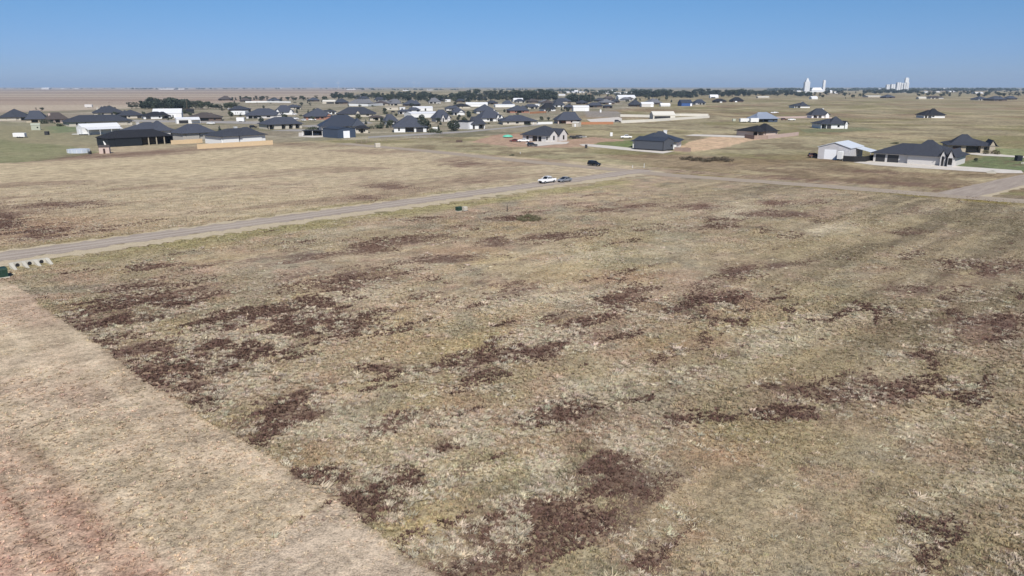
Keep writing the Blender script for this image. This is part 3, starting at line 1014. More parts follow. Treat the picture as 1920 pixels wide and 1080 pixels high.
# ------------------------------------------------------------------ buildings
FOOT = []
def place(x0, x1, yb, rot, W, over, L=None):
    """Footprint centre and length for a building seen between photo columns x0..x1 with its foot at row yb."""
    xm = (x0 + x1) / 2
    p = G(xm, yb)
    d = Vector((p.x, p.y, 0)).normalized()
    e = Vector((d.y, -d.x, 0))
    a = R(rot)
    xh = Vector((math.cos(a), math.sin(a), 0))
    yh = Vector((-math.sin(a), math.cos(a), 0))
    for _ in range(3):
        depth0 = p.y * CT + CAM_H * ST
        wm = (x1 - x0) / F * depth0 / max(.6, d.y) * 1.0
        wm = wm * (d.y ** 1)            # columns measure across the view axis, e is across the ray
        xe, ye = abs(xh.dot(e)), abs(yh.dot(e))
        if L is None:
            l_ = (wm - (W + 2 * over) * ye) / max(xe, .05) - 2 * over
            if l_ < W * .85 or l_ > W * 3.2:
                s = wm / (xe * 1.35 + ye)
                W = s - 2 * over
                l_ = 1.35 * s - 2 * over
        else:
            l_ = L
        ext = abs(xh.dot(d)) * l_ + abs(yh.dot(d)) * W
        break
    c = p + d * (ext / 2)
    FOOT.append((c.x, c.y, max(l_, W) / 2 + 2))
    return c, l_, W


def peak_h(c, ypk):
    v = (540.0 - ypk) / F
    # ray at the picture column of c, at the depth of c
    up_over_f = v
    z_per = (-ST + up_over_f * CT)
    y_per = (CT + up_over_f * ST)
    return CAM_H + c.y * z_per / y_per


def panel(mb, side, u0, u1, z0, z1, L, W, off=0.05, th=0.06, y0=None):
    if side == 'f':
        y = -W / 2 if y0 is None else y0
        mb.box(u0, u1, y - off, y - off + th + off, z0, z1)
    elif side == 'r':
        mb.box(L / 2 - .02, L / 2 + off, u0, u1, z0, z1)
    elif side == 'l':
        mb.box(-L / 2 - off, -L / 2 + .02, u0, u1, z0, z1)


def house(x0, x1, yb, ypk, rot, label, wall='white_brick', roof='charcoal_shingle', W=14.0, eave=2.9, over=1.05, feats=(), wings=(), gables=(),
          chimney=None, name='house', cat='house', group=None, door='charcoal_door', low=1.0):
    """Hip roofed house. feats: (kind, u) along the front as fractions of the length; wings/gables: extra roof blocks."""
    eave = eave * .94
    if yb < 236:
        W *= 1.2
        eave = min(eave, 2.45)
    c, L, W = place(x0, x1, yb, rot, W, over)
    H = min(max(peak_h(c, ypk), eave + 1.0), eave + 6.5)
    t = thing(name, c, R(rot), label, cat, group)
    hw = W / 2
    feats = list(feats)
    if wall != 'black_siding':
        used = [(f_[1], f_[2]) for f_ in feats if f_[0] in ('porch', 'garage')] + [(f_[1] - .05, f_[1] + .05) for f_ in feats if f_[0] == 'window']
        used += [(u_ - l_ / 2, u_ + l_ / 2) for u_, l_, p_, k_ in list(wings) + list(gables) if p_ > 0]
        free = [iv for iv in ((.06, .30), (.37, .62), (.70, .94)) if all(b_ <= iv[0] or a_ >= iv[1] for a_, b_ in used)]
        if free and not any(f_[0] == 'porch' for f_ in feats):
            iv = free.pop(int(x0 + yb) % len(free))
            feats.append(('porch', iv[0], iv[1], 3.0))
        if free and not any(f_[0] == 'garage' for f_ in feats):
            iv = free.pop(0)
            feats.append(('garage', iv[0] + .03, iv[1] - .03))
    # --- plan with porch notches in the front
    notch = []
    for f in feats:
        if f[0] == 'porch':
            notch.append(((f[1] - .5) * L, (f[2] - .5) * L, f[3] if len(f) > 3 else 2.6))
    pts = [(-L / 2, hw), (-L / 2, -hw)]
    for a, b, dp in sorted(notch):
        a2, b2 = max(a, -L / 2), min(b, L / 2)
        if a2 <= -L / 2 + .01:
            pts[-1] = (-L / 2, -hw + dp)
        else:
            pts += [(a2, -hw), (a2, -hw + dp)]
        pts += [(b2, -hw + dp)]
        if b2 < L / 2 - .01:
            pts += [(b2, -hw)]
    if pts[-1][0] < L / 2 - .01:
        pts += [(L / 2, -hw)]
    pts += [(L / 2, hw)]
    mb = MB()
    mb.wallring(pts, -0.3, eave + .05)
    mr = MB()
    if not wings and not gables:
        hsh = int(x0 * 7 + yb * 13) % 4
        wings = [((.27, .4, .5, .82), (.74, .42, .6, .85), (.30, .34, 1.0, .75), (.70, .36, .9, .8))[hsh]]
        if any(f_[0] == 'porch' for f_ in feats):
            wings = [(wings[0][0], wings[0][1], -2.8, .98)]
    mr.hip(0, 0, L + 2 * over, W + 2 * over, eave, eave + (H - eave) * low)
    for i, (u, lw, pr, hk) in enumerate(wings):      # hip wing standing forward of the front
        cx = (u - .5) * L
        wl = lw * L
        y1_ = -hw - pr
        if pr > 0:
            mb.wallring([(cx - wl / 2, 0), (cx - wl / 2, y1_), (cx + wl / 2, y1_), (cx + wl / 2, 0)], -0.29, eave + .05)
        mr.hip(cx, (y1_ + 1) / 2, wl + 2 * over, abs(y1_) + 1 + 2 * over, eave + .02 + .015 * i, eave + (H - eave) * hk)
    mg = []
    for i, (u, lw, pr, gh) in enumerate(gables):     # front gable
        cx = (u - .5) * L
        wl = lw * L
        y1_ = -hw - pr
        zz = eave + gh
        mb.wallring([(cx - wl / 2, 0), (cx - wl / 2, y1_), (cx + wl / 2, y1_), (cx + wl / 2, 0)], -0.28, eave + .05)
        mb.add([(cx - wl / 2, y1_ - .01, eave), (cx + wl / 2, y1_ - .01, eave), (cx, y1_ - .01, zz - .08), (cx - wl / 2, y1_ + .2, eave), (cx + wl / 2, y1_ + .2, eave), (cx, y1_ + .2, zz - .08)],
               [(0, 1, 2), (3, 5, 4)])
        mr.gable(cx, y1_ / 2 + .5, wl + 2 * over * .6, abs(y1_) + 1.6, eave + .03 + .015 * i, zz, 'y')
        mg.append((cx, y1_, wl))
    mb.build('wall', wall, t)
    rf = mr.build('roof', roof, t)
    if chimney:
        u, vv, h_ = chimney
        m_ = MB()
        cx, cy = (u - .5) * L, (vv - .5) * W
        zt = max(H * .9, eave + 1) + h_
        m_.box(cx - .7, cx + .7, cy - .5, cy + .5, eave + .5, zt)
        m_.box(cx - .8, cx + .8, cy - .6, cy + .6, zt - .2, zt + .05)
        m_.build('chimney', wall, rf)
    for f in feats:
        k = f[0]
        m_ = MB()
        if k == 'porch':
            a, b, dp = (f[1] - .5) * L, (f[2] - .5) * L, f[3] if len(f) > 3 else 2.6
            n = max(1, int((b - a) / 3.2))
            for i in range(n + 1):
                xx = a + .2 + (b - a - .4) * i / n
                if (i == 0 and a > -L / 2 + .1) or (i == n and b < L / 2 - .1):
                    continue
                q_ = MB()
                q_.box(xx - .19, xx + .19, -hw + .02, -hw + .40, -.2, eave)
                q_.build('porch_post', wall if wall not in ('black_siding',) else 'tan_stone', t)
            panel(m_, 'f', a + .3, b - .3, .35, eave - .4, L, W, y0=-hw + dp)  # dark glass across the recess, also painting the porch's deep shade
            m_.build('porch_shade_glass', 'dark_glass', t)
        elif k == 'garage':
            a, b = (f[1] - .5) * L, (f[2] - .5) * L
            panel(m_, 'f', a, b, .02, eave - .35, L, W)
            m_.build('garage_door', door, t)
        elif k == 'window':
            a = (f[1] - .5) * L
            wd = f[2] if len(f) > 2 else 1.3
            panel(m_, 'f', a - wd / 2, a + wd / 2, .8, eave - .4, L, W)
            m_.build('window', 'dark_glass', t)
        elif k == 'gwindow':
            cx, y1_, wl = mg[f[1]]
            m_.box(cx - .6, cx + .6, y1_ - .07, y1_ + .03, .7, eave - .1)
            m_.build('window', 'dark_glass', t)
        elif k == 'garch':
            cx, y1_, wl = mg[f[1]]
            m_.box(cx - wl * .22, cx + wl * .22, y1_ - .07, y1_ + .03, .05, eave + .3)
            m_.build('door', 'dark_glass', t)
        elif k == 'wwindow':
            u, lw, pr, hk = wings[f[1]]
            cx = (u - .5) * L
            m_.box(cx - .7, cx + .7, -hw - pr - .06, -hw - pr + .03, .8, eave - .4)
            m_.build('window', 'dark_glass', t)
        elif k == 'wgarage':
            u, lw, pr, hk = wings[f[1]]
            cx = (u - .5) * L
            m_.box(cx - lw * L * .4, cx + lw * L * .4, -hw - pr - .06, -hw - pr + .03, .02, eave - .4)
            m_.build('garage_door', door, t)
        elif k == 'sporch_shade':
            a, b = (f[2] - .5) * W, (f[3] - .5) * W
            panel(m_, f[1], a, b, .02, eave - .35, L, W)  # dark panel on the wall paints a deeply shaded porch opening
            m_.build('porch_shade_glass', 'dark_glass', t)
        elif k == 'swindow':
            sd_ = f[1]
            a = (f[2] - .5) * W
            panel(m_, sd_, a - .7, a + .7, .8, eave - .5, L, W)
            m_.build('window', 'dark_glass', t)
    t['dims'] = 0
    del t['dims']
    return t, L, W, H


def shed(x0, x1, yb, ypk, rot, label, wall, roof, W=10.0, eave=3.6, over=.25, axis='x', feats=(), name='shed', cat='shed', group=None, L=None, base=None, trim=None, hmin=.6):
    """Gabled metal or timber building; axis is the ridge direction in its own frame."""
    c, L, W = place(x0, x1, yb, rot, W, over, L)
    H = min(max(peak_h(c, ypk), eave + hmin), eave + 4.5)
    t = thing(name, c, R(rot), label, cat, group)
    hx, hy = L / 2, W / 2
    mb = MB()
    mb.wallring([(-hx, hy), (-hx, -hy), (hx, -hy), (hx, hy)], -.3, eave + .05)
    if axis == 'x':
        for s in (-1, 1):
            x_ = s * (hx + .01)
            mb.add([(x_, -hy, eave), (x_, hy, eave), (x_, 0, H - .06)], [(0, 1, 2) if s > 0 else (0, 2, 1)])
    else:
        for s in (-1, 1):
            y_ = s * (hy + .01)
            mb.add([(-hx, y_, eave), (hx, y_, eave), (0, y_, H - .06)], [(0, 1, 2) if s < 0 else (0, 2, 1)])
    mb.build('wall', wall, t)
    mr = MB()
    mr.gable(0, 0, L + 2 * over, W + 2 * over, eave, H, axis)
    mr.build('roof', roof, t)
    if trim:
        m_ = MB()
        m_.box(-hx - .05, hx + .05, -hy - .06, -hy + .02, -.25, .55)
        m_.box(hx - .02, hx + .06, -hy - .06, hy, -.25, .55)
        m_.build('base_trim', trim, t)
        m_ = MB()
        m_.box(hx - .12, hx + .07, -hy - .07, -hy + .12, .56, eave - .02)
        m_.build('corner_trim', trim, t)
    for f in feats:
        m_ = MB()
        k = f[0]
        if k == 'door':                           # ('door', side, u0, u1, height, material)
            sd_, u0, u1, h_, mt = f[1:6]
            n_ = L if sd_ == 'f' else W
            panel(m_, sd_, (u0 - .5) * n_, (u1 - .5) * n_, .03, h_, L, W)
            m_.build('door', mt, t)
        elif k == 'window':
            sd_, u, wd, z0, z1 = f[1:6]
            n_ = L if sd_ == 'f' else W
            panel(m_, sd_, (u - .5) * n_ - wd / 2, (u - .5) * n_ + wd / 2, z0, z1, L, W)
            m_.build('window', 'dark_glass', t)
        elif k == 'leanto':                       # ('leanto', u0, u1, depth, height) open roof on posts along the front
            u0, u1, dp, h_ = f[1:5]
            a, b = (u0 - .5) * L, (u1 - .5) * L
            m_.add([(a, -hy - .02, eave - .15), (b, -hy - .02, eave - .15), (b, -hy - dp, h_), (a, -hy - dp, h_),
                    (a, -hy - .02, eave - .03), (b, -hy - .02, eave - .03), (b, -hy - dp, h_ + .12), (a, -hy - dp, h_ + .12)],
                   [(0, 1, 2, 3), (4, 7, 6, 5), (0, 4, 5, 1), (1, 5, 6, 2), (2, 6, 7, 3), (3, 7, 4, 0)])
            m_.build('awning', roof, t)
            n = max(1, int((b - a) / 5))
            for i in range(n + 1):
                q_ = MB()
                xx = a + .15 + (b - a - .3) * i / n
                q_.box(xx - .1, xx + .1, -hy - dp + .1, -hy - dp + .3, -.2, h_)
                q_.build('post', wall, t)
        elif k == 'open':                         # dark panels painting the shade inside open bays along the front
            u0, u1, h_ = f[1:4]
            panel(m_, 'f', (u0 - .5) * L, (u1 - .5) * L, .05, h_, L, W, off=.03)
            m_.build('bay_shade', 'dark_trim', t)
    return t, L, W, H


def box_thing(x0, x1, yb, h, rot, label, cat, name, m, W=2.4, parts=()):
    c, L, W = place(x0, x1, yb, rot, W, 0)
    t = thing(name, c, R(rot), label, cat)
    b = MB()
    z0 = .6 if 'wheels' in parts else 0
    b.box(-L / 2, L / 2, -W / 2, W / 2, z0, h - .15)
    b.add([(-L / 2, -W / 2, h - .15), (L / 2, -W / 2, h - .15), (L / 2, W / 2, h - .15), (-L / 2, W / 2, h - .15),
           (-L / 2 + .2, -W / 2 + .3, h), (L / 2 - .2, -W / 2 + .3, h), (L / 2 - .2, W / 2 - .3, h), (-L / 2 + .2, W / 2 - .3, h)],
          [(0, 1, 5, 4), (1, 2, 6, 5), (2, 3, 7, 6), (3, 0, 4, 7), (4, 5, 6, 7)])
    b.build('body', m, t)
    if 'wheels' in parts:
        for u in (-.12, .08):
            for s in (-1, 1):
                q_ = MB()
                q_.tube((u * L, s * (W / 2 - .25), .38), (u * L, s * (W / 2 + .02), .38), .38, n=12)
                q_.build('wheel', 'tyre', t)
        q_ = MB()
        q_.box(L / 2, L / 2 + 1.0, -.08, .08, .5, .62)
        q_.box(L / 2 + .7, L / 2 + .8, -.05, .05, .05, .5)
        q_.build('hitch', 'dark_trim', t)
    if 'windows' in parts:
        for u in (-.36, -.12, .02, .28):
            q_ = MB()
            q_.box(u * L - .45, u * L + .45, -W / 2 - .03, -W / 2 + .02, h * .5, h * .5 + .6)
            q_.build('window', 'dark_glass', t)
    return t


def fence(pts, h, m, label, cat='fence', name='fence', rail=None):
    """Board fence through photo points."""
    g = [G(*p) for p in pts]
    o = g[0]
    t = thing(name, o, 0, label, cat)
    for a, b in zip(g[:-1], g[1:]):
        d = (b - a).normalized()
        n = Vector((-d.y, d.x, 0)) * .05
        a2, b2 = a - o, b - o
        mb = MB()
        vs = []
        for p in (a2, b2):
            for s in (-1, 1):
                for z in (-.1, h):
                    vs.append(p + n * s + Vector((0, 0, z)))
        mb.add(vs, [(0, 1, 3, 2), (4, 6, 7, 5), (0, 4, 5, 1), (2, 3, 7, 6), (1, 5, 7, 3), (0, 2, 6, 4)])
        mb.build('panel', m, t)
        if rail:
            mb = MB()
            mb.tube(a2 + Vector((0, 0, h + .06)), b2 + Vector((0, 0, h + .06)), .08, n=4)
            mb.build('rail', rail, t)
    return t


# ---- nearer houses -------------------------------------------------------------------------------------------------------
house(973, 1068, 266, 235.5, 48, 'white brick house with two front gables and charcoal hip roof on bare pink soil', 'white_brick', 'charcoal_shingle', W=15, eave=3.0,
      feats=[('swindow', 'l', .78), ('sporch_shade', 'l', .36, .56), ('sporch_shade', 'l', .18, .31), ('window', .06, 1.1), ('gwindow', 0), ('gwindow', 1), ('porch', .9, .99, 2)],
      gables=[(.30, .34, 1.2, 2.4), (.72, .36, 2.0, 3.0)])
house(1181, 1283, 279, 245, -20, 'white house with navy charcoal hip roof and white chimney behind the slate metal shop', 'white_paint', 'navy_roof', W=16, eave=3.1, low=.8, wings=[(.58, .5, -1.0, 1.0)],
      feats=[('porch', .0, .2, 3), ('window', .9, 1.2)], chimney=(.66, .6, .9))
shed(1187, 1263, 283.5, 257, -42, 'slate grey metal shop with dark base band beside the concrete driveway', 'slate_metal_siding', 'navy_roof', W=8.2, eave=4.0, over=.2, trim='dark_trim',
     feats=[('window', 'r', .8, .8, 1.6, 2.4)], name='metal_shop', cat='shop', hmin=1.2)
house(1636, 1806, 309, 260, -42, 'white house with two charcoal garage doors and long hip roof above the long driveway', 'white_brick', 'charcoal_shingle', W=15, eave=3.2, low=.66,
      feats=[('garage', .03, .15), ('garage', .18, .32), ('window', .50, 1.3), ('window', .66, 1.2), ('garch', 0), ('gwindow', 1)],
      wings=[(.64, .40, .9, 1.0)], gables=[(.87, .06, 2.2, 2.4), (.965, .06, 3.2, 2.6)])
house(1764, 1862, 287, 251, -22, 'tan stone house with tall charcoal roof standing behind the green lawn', 'tan_stone', 'charcoal_shingle', W=16, eave=3.1, low=.62, wings=[(.36, .55, -1.5, 1.0)],
      feats=[('porch', .38, .70, 3.0), ('window', .8, 1.2), ('window', .9, 1.2)], gables=[(.93, .12, 1.0, 2.2)], door='brown_door')
shed(1537, 1611, 300.5, 265.5, 48, 'pale grey metal workshop with white roll door and bright galvanised roof', 'pale_metal_siding', 'galvanised_roof', W=11.5, eave=4.3, over=.3,
     feats=[('door', 'l', .43, .80, 3.6, 'white_door'), ('window', 'l', .30, .7, 1.6, 2.4), ('leanto', .40, 1.0, 5.5, 2.9)], name='workshop', cat='workshop', L=14.0, hmin=1.4)
house(1376, 1461, 257, 231, 30, 'pink brick house with black stepped hip roof behind the brown plank fence', 'pink_brick', 'black_shingle', W=15, eave=2.9, low=.72,
      feats=[('porch', .0, .30, 3.2), ('window', .5, 1.1), ('window', .62, 1.1), ('window', .86, 1.3)], wings=[(.62, .5, .5, 1.0)])
house(1519, 1590, 241.5, 218, 0, 'white house with black hip roof and white gabled wing, nearest in the right hand field', 'white_paint', 'charcoal_shingle', W=15, eave=3.0, low=.68, wings=[(.62, .5, -.5, 1.0)],
      feats=[('porch', .02, .20, 3), ('garage', .22, .38), ('window', .66, 1.4)], gables=[(.93, .10, 1.0, 1.8)])
house(1511, 1556, 221.5, 203, 0, 'white house with black roof directly behind the nearest white field house', 'white_paint', 'charcoal_shingle', W=17, eave=3.0,
      feats=[('porch', .10, .32, 3), ('garage', .38, .56)], chimney=(.75, .6, .6), gables=[(.85, .2, 1.5, 2.0)])
house(1478, 1519, 202.5, 190.5, 0, 'low white house with dark hip roof, farthest of the three white field houses in line', 'white_paint', 'charcoal_shingle', W=16, eave=3.0, low=.7, wings=[(.62, .5, -.5, 1.0)],
      feats=[('porch', .04, .14, 3), ('garage', .18, .38)], chimney=(.7, .6, .5))
house(1717, 1771, 221.5, 203, 0, 'white house with black hip roof standing alone in the far right field', 'white_paint', 'black_shingle', W=16, eave=3.0, low=.75,
      feats=[('porch', .04, .16, 3), ('garage', .20, .36), ('window', .44, 2.0)], wings=[(.52, .46, -.6, 1.0)])
house(1399, 1460, 229.5, 210, 15, 'house with bluish grey metal hip roof and dark blue walls beside parked white boats', 'blue_siding', 'bluegrey_roof', W=18, eave=3.4,
      feats=[('porch', .05, .55, 3), ('window', .8, 1.5)])
house(382, 503, 271, 238, 48, 'white brick house with charcoal hip roof behind the new cedar fence', 'white_paint', 'charcoal_shingle', W=16, eave=3.9, low=.85,
      feats=[('window', .17, 1.1), ('window', .3, .9), ('porch', .40, .52, 3.0), ('window', .75, 1.2)], chimney=(.6, .7, .6), wings=[(.2, .34, .8, .72), (.66, .5, .4, 1.0)])
house(322, 406, 263, 232, 48, 'grey stone house with slate hip roof between the black house and the cedar fenced house', 'grey_stone', 'slate_shingle', W=17, eave=3.6,
      feats=[('window', .2, 1.2), ('window', .5, 1.2), ('window', .75, 1.2)], wings=[(.3, .4, .6, .75)])
house(228, 330, 258, 226, 48, 'slate roofed house with small skylights standing behind the large black house', 'white_brick', 'slate_shingle', W=18, eave=3.2, low=.85, wings=[(.68, .4, .4, 1.0)],
      feats=[('window', .9, 1.4)], chimney=(.3, .6, .2))
house(188, 324, 274.5, 243, 48, 'large black house with black roof and a long open porch on pale posts', 'black_siding', 'black_shingle', W=13, eave=3.9, over=.4, wings=[(.3, .4, .3, .8)],
      feats=[('window', .14, 1.0), ('window', .22, 1.0), ('window', .31, 1.0), ('porch', .48, .99, 4.0)])
house(483, 570, 242.5, 219, 40, 'cream brick house with square columns and dark hip roof facing the field', 'cream_brick', 'slate_shingle', W=16, eave=3.1,
      feats=[('porch', .0, .16, 3), ('porch', .38, .50, 2.2), ('porch', .60, .72, 2.2), ('porch', .80, .93, 2.2)])
shed(605, 668, 259.5, 238, -42, 'navy blue metal shop with white roll door in its gable end', 'blue_siding', 'navy_roof', W=11, eave=4.6, over=.2,
     feats=[('door', 'r', .30, .66, 3.6, 'white_door')], name='metal_shop', cat='shop')
house(594, 688, 247, 213, 20, 'house with tall blue slate roof rising behind the navy blue shop', 'white_brick', 'navy_roof', W=19, eave=3.2, feats=[('window', .9, 1.2)], wings=[(.85, .25, 1.2, .7)])
house(664, 694, 249.5, 235, 10, 'small cream house with black roof right of the navy blue shop', 'cream_brick', 'black_shingle', W=9, eave=2.7, feats=[('window', .3, 1.0), ('window', .7, 1.0)])
house(734, 803, 248, 211.5, 10, 'white house with steep slate roof left of the big round tree', 'white_paint', 'slate_shingle', W=17, eave=3.1,
      feats=[('window', .15, 1.0), ('porch', .34, .62, 3), ('garage', .68, .9)], wings=[(.5, .4, -1.5, .97)])
house(716, 748, 234, 214, 30, 'white house with brown grey roof tucked left of the steep slate roofed house', 'white_paint', 'slate_shingle', W=14, eave=3.0, feats=[('window', .4, 1.2)])
house(806, 848, 228.5, 199, 30, 'house with tall blue slate roof and a white arched gable by a small conifer', 'white_brick', 'slate_shingle', W=19, eave=3.1,
      feats=[('garch', 0)], gables=[(.45, .2, 1.2, 2.8), (.86, .2, 1.0, 2.6)])
shed(862, 893, 242.5, 226.5, 48, 'pale grey gabled shop with white roll door right of the round juniper', 'pale_metal_siding', 'black_shingle', W=13, eave=4.4, over=.2,
     feats=[('door', 'f', .12, .48, 3.4, 'white_door')], axis='y', name='metal_shop', cat='shop', L=13)
house(874, 913, 242, 218, 20, 'charcoal roofed house with a pale porch directly behind the pale grey shop', 'white_paint', 'charcoal_shingle', W=16, eave=3.0, feats=[('porch', .55, .95, 3)])
house(888, 946, 228, 204, 25, 'white house with slate roof and twin arched gables in the middle row', 'white_paint', 'slate_shingle', W=16, eave=3.1,
      feats=[('window', .3, 1.4), ('porch', .38, .55, 2.6), ('garch', 0), ('gwindow', 1)], gables=[(.75, .12, 1.5, 2.6), (.92, .12, 1.5, 2.2)])
house(886, 932, 213, 193.5, 10, 'house with dark pointed slate roof just behind the twin arched house', 'white_brick', 'slate_shingle', W=17, eave=3.0, feats=[('window', .2, 1.4), ('garage', .7, .9)], gables=[(.9, .16, .8, 2.0)])
house(930, 1010, 234, 215.5, 10, 'wide low cream house with charcoal hip roof behind the white gabled house', 'cream_brick', 'slate_shingle', W=17, eave=2.9,
      feats=[('window', .15, 1.2), ('window', .42, 2.0), ('porch', .62, .82, 2.6)])
house(1035, 1092, 232, 209.5, 10, 'pyramid roofed house with dark porch above the orange plank fence', 'pink_brick', 'slate_shingle', W=18, eave=3.0,
      feats=[('porch', .05, .36, 3.4), ('window', .6, 1.2), ('porch', .82, .99, 3)])
house(947, 994, 212, 197, 10, 'dark hip roofed house with a white camper parked in front', 'red_brick', 'slate_shingle', W=17, eave=2.9, feats=[('window', .3, 1.4), ('window', .7, 1.4)])
house(1009, 1044, 208.5, 192.5, 30, 'white house with green black roof beside the shorter orange fence', 'white_paint', 'black_shingle', W=17, eave=3.0, feats=[('window', .75, 1.2)])
house(1033, 1060, 200.5, 185.5, 20, 'white gabled house with dark roof next behind the green black roof', 'white_paint', 'charcoal_shingle', W=17, eave=3.0, feats=[('garage', .6, .8)])

# ---- left group
house(2, 58, 226, 203, 30, 'cream house with dark bluish roof at the far left edge', 'cream_brick', 'charcoal_shingle', W=17, eave=3.0, feats=[('window', .3, 1.4), ('window', .5, 1.4)], wings=[(.4, .3, .6, .7)])
house(50, 92, 230, 207, 20, 'dark roofed house with pale porch and arch, second from the left edge', 'tan_stone', 'slate_shingle', W=16, eave=2.9, feats=[('porch', .25, .6, 2.6), ('window', .8, 1.2)])
house(86, 128, 230, 210.5, 40, 'brown roofed pinkish brick house with white chimney near the left edge', 'pink_brick', 'brown_shingle', W=14, eave=3.0, chimney=(.15, .3, .2), feats=[('swindow', 'l', .5)])
house(123, 246, 236.5, 215, 42, 'very long low cream house with charcoal roof behind the white barn', 'cream_brick', 'charcoal_shingle', W=18, eave=3.0, feats=[('window', .12, 1.2), ('window', .25, 1.2)], wings=[(.72, .4, .5, .8)])
shed(149, 224, 252.5, 231.5, 48, 'bright white metal barn with an open lean-to on thin posts', 'white_paint', 'white_roof', W=9, eave=4.0, over=.2,
     feats=[('leanto', .06, .98, 5.0, 3.0), ('door', 'l', .35, .65, 3.0, 'white_door')], name='barn', cat='barn')
shed(187, 208, 288, 274, 20, 'small pinkish garden shed with dark roof in front of the black house', 'pink_brick', 'brown_shingle', W=3.4, eave=2.5, over=.15, name='garden_shed', cat='shed', feats=[('door', 'f', .4, .6, 2.0, 'brown_door')])
shed(60, 76, 244, 231.5, 30, 'pale greenish shed alone in the left pasture', 'green_shed', 'green_shed', W=5, eave=3.0, over=.15, name='garden_shed', cat='shed', feats=[('window', 'f', .7, .8, 1.2, 2.0)])
house(176, 232, 216.5, 199, 30, 'pointed roofed beige house with a white chimney at the field edge', 'cream_brick', 'charcoal_shingle', W=17, eave=3.0, feats=[('window', .3, 1.4), ('window', .6, 1.4)], chimney=(.15, .6, .1))
house(222, 270, 222, 206, 30, 'long cream walled house with grey roof left of the white metal hall', 'cream_brick', 'charcoal_shingle', W=15, eave=3.0, feats=[('window', .4, 1.3)])
house(266, 320, 223, 209, 30, 'white house with low black roof in front of the white metal hall', 'white_paint', 'black_shingle', W=15, eave=2.8, feats=[('window', .6, 1.3)])
shed(289, 343, 222, 204, 20, 'big white metal hall in front of the dark tree windbreak', 'white_paint', 'white_roof', W=20, eave=4.2, over=.2, name='hall', cat='hall', feats=[('door', 'f', .7, .8, 3.2, 'white_door')])
shed(341, 364, 213, 205, 20, 'black open carport right of the big white metal hall', 'dark_trim', 'black_shingle', W=7, eave=3.0, over=.2, name='carport', cat='carport', feats=[('open', .05, .95, 2.6)])
house(352, 418, 227, 210.5, 20, 'brown grey hip roofed house behind the white lean-to building', 'brown_siding', 'brown_shingle', W=18, eave=3.0, feats=[('window', .8, 1.4)])
shed(330, 374, 231.5, 220, 30, 'white metal garage with curved looking roofline and white awning', 'white_paint', 'white_roof', W=9, eave=3.2, over=.2, name='garage', cat='garage', feats=[('leanto', .6, 1.0, 3.0, 2.6), ('open', .1, .5, 2.4)])
house(460, 532, 222, 203, 20, 'house with long blue grey roof and white window band behind the cream columned house', 'white_brick', 'slate_shingle', W=18, eave=3.0, feats=[('window', .35, 3.0), ('window', .6, 3.0)], gables=[(.9, .14, .6, 2.2)])
house(514, 552, 215, 197, 20, 'slate roofed house with white gables either side of its roof', 'white_paint', 'slate_shingle', W=17, eave=3.0, feats=[('window', .4, 1.5)], gables=[(.12, .2, 1.0, 2.6), (.86, .2, 1.0, 2.4)])
house(428, 472, 210, 198, 10, 'dark low roofed house hidden behind the long white camper', 'brown_siding', 'charcoal_shingle', W=16, eave=2.9)
house(567, 627, 224.5, 198.5, 20, 'brick house with tall pointed violet slate roof and pale windows', 'red_brick', 'slate_shingle', W=18, eave=3.0, feats=[('window', .42, 3), ('window', .6, 2), ('porch', .75, .95, 2.6)], gables=[(.85, .2, .6, 2.2)])
house(630, 707, 219, 200.5, 10, 'wide dark roofed house with a pale porch and white dormer gable', 'cream_brick', 'charcoal_shingle', W=18, eave=3.0, feats=[('porch', .02, .2, 3), ('window', .8, 2.4)], gables=[(.55, .12, .6, 2.6)])
# ---- middle distance sheds
shed(757, 824, 221, 209.5, 30, 'long white metal roofed building behind the steep slate roof', 'white_paint', 'white_roof', W=16, eave=3.4, over=.2, name='metal_building', cat='building')
shed(772, 812, 208, 199.5, 15, 'white house with slim dark door above the long white metal roof', 'white_paint', 'white_roof', W=12, eave=3.2, name='metal_building', cat='building', feats=[('door', 'f', .58, .66, 2.6, 'charcoal_door')])
house(763, 790, 211, 201, 10, 'small slate roofed house in front of the white house with slim door', 'white_paint', 'slate_shingle', W=12, eave=2.8)
shed(722, 747, 206.5, 200.5, 10, 'beige low building with flat looking tan roof behind the left middle houses', 'cream_brick', 'tan_roof', W=12, eave=3.0, name='outbuilding', cat='building', feats=[('window', 'f', .4, 2, 1.2, 2.2)])
shed(749, 760, 206.5, 202, 10, 'tiny white shed right of the beige low building', 'white_paint', 'white_roof', W=5, eave=2.4, name='outbuilding', cat='shed', feats=[('door', 'f', .3, .6, 2, 'charcoal_door')])
shed(605, 630, 194.5, 187.5, 10, 'beige gabled barn with dark open side near the far tree row', 'cream_brick', 'cream_roof', W=13, eave=3.4, name='barn', cat='barn', feats=[('open', .3, .9, 2.6)])
house(627, 655, 195, 184.5, 10, 'low dark roofed house right of the beige gabled barn', 'brown_siding', 'charcoal_shingle', W=16, eave=3.0)
shed(1072, 1105, 208.5, 198, 5, 'long white box like building with pale chimneys near the orange fence', 'white_paint', 'white_roof', W=9, eave=4.2, name='metal_building', cat='building', hmin=.5, feats=[('door', 'f', .75, .9, 3, 'white_door')])
house(1055, 1078, 205, 196, 10, 'plain grey roofed house partly hidden by the long white box building', 'brown_siding', 'slate_shingle', W=15, eave=2.9)
house(1098, 1131, 201.5, 192, 10, 'low grey roofed house with a white vent right of the long white box building', 'brown_siding', 'slate_shingle', W=16, eave=2.9)
house(1119, 1154, 195.5, 185.5, 10, 'grey roofed house with pale garage behind the low grey roof', 'brown_siding', 'grey_shingle', W=17, eave=2.9, feats=[('garage', .55, .75)], door='white_door')
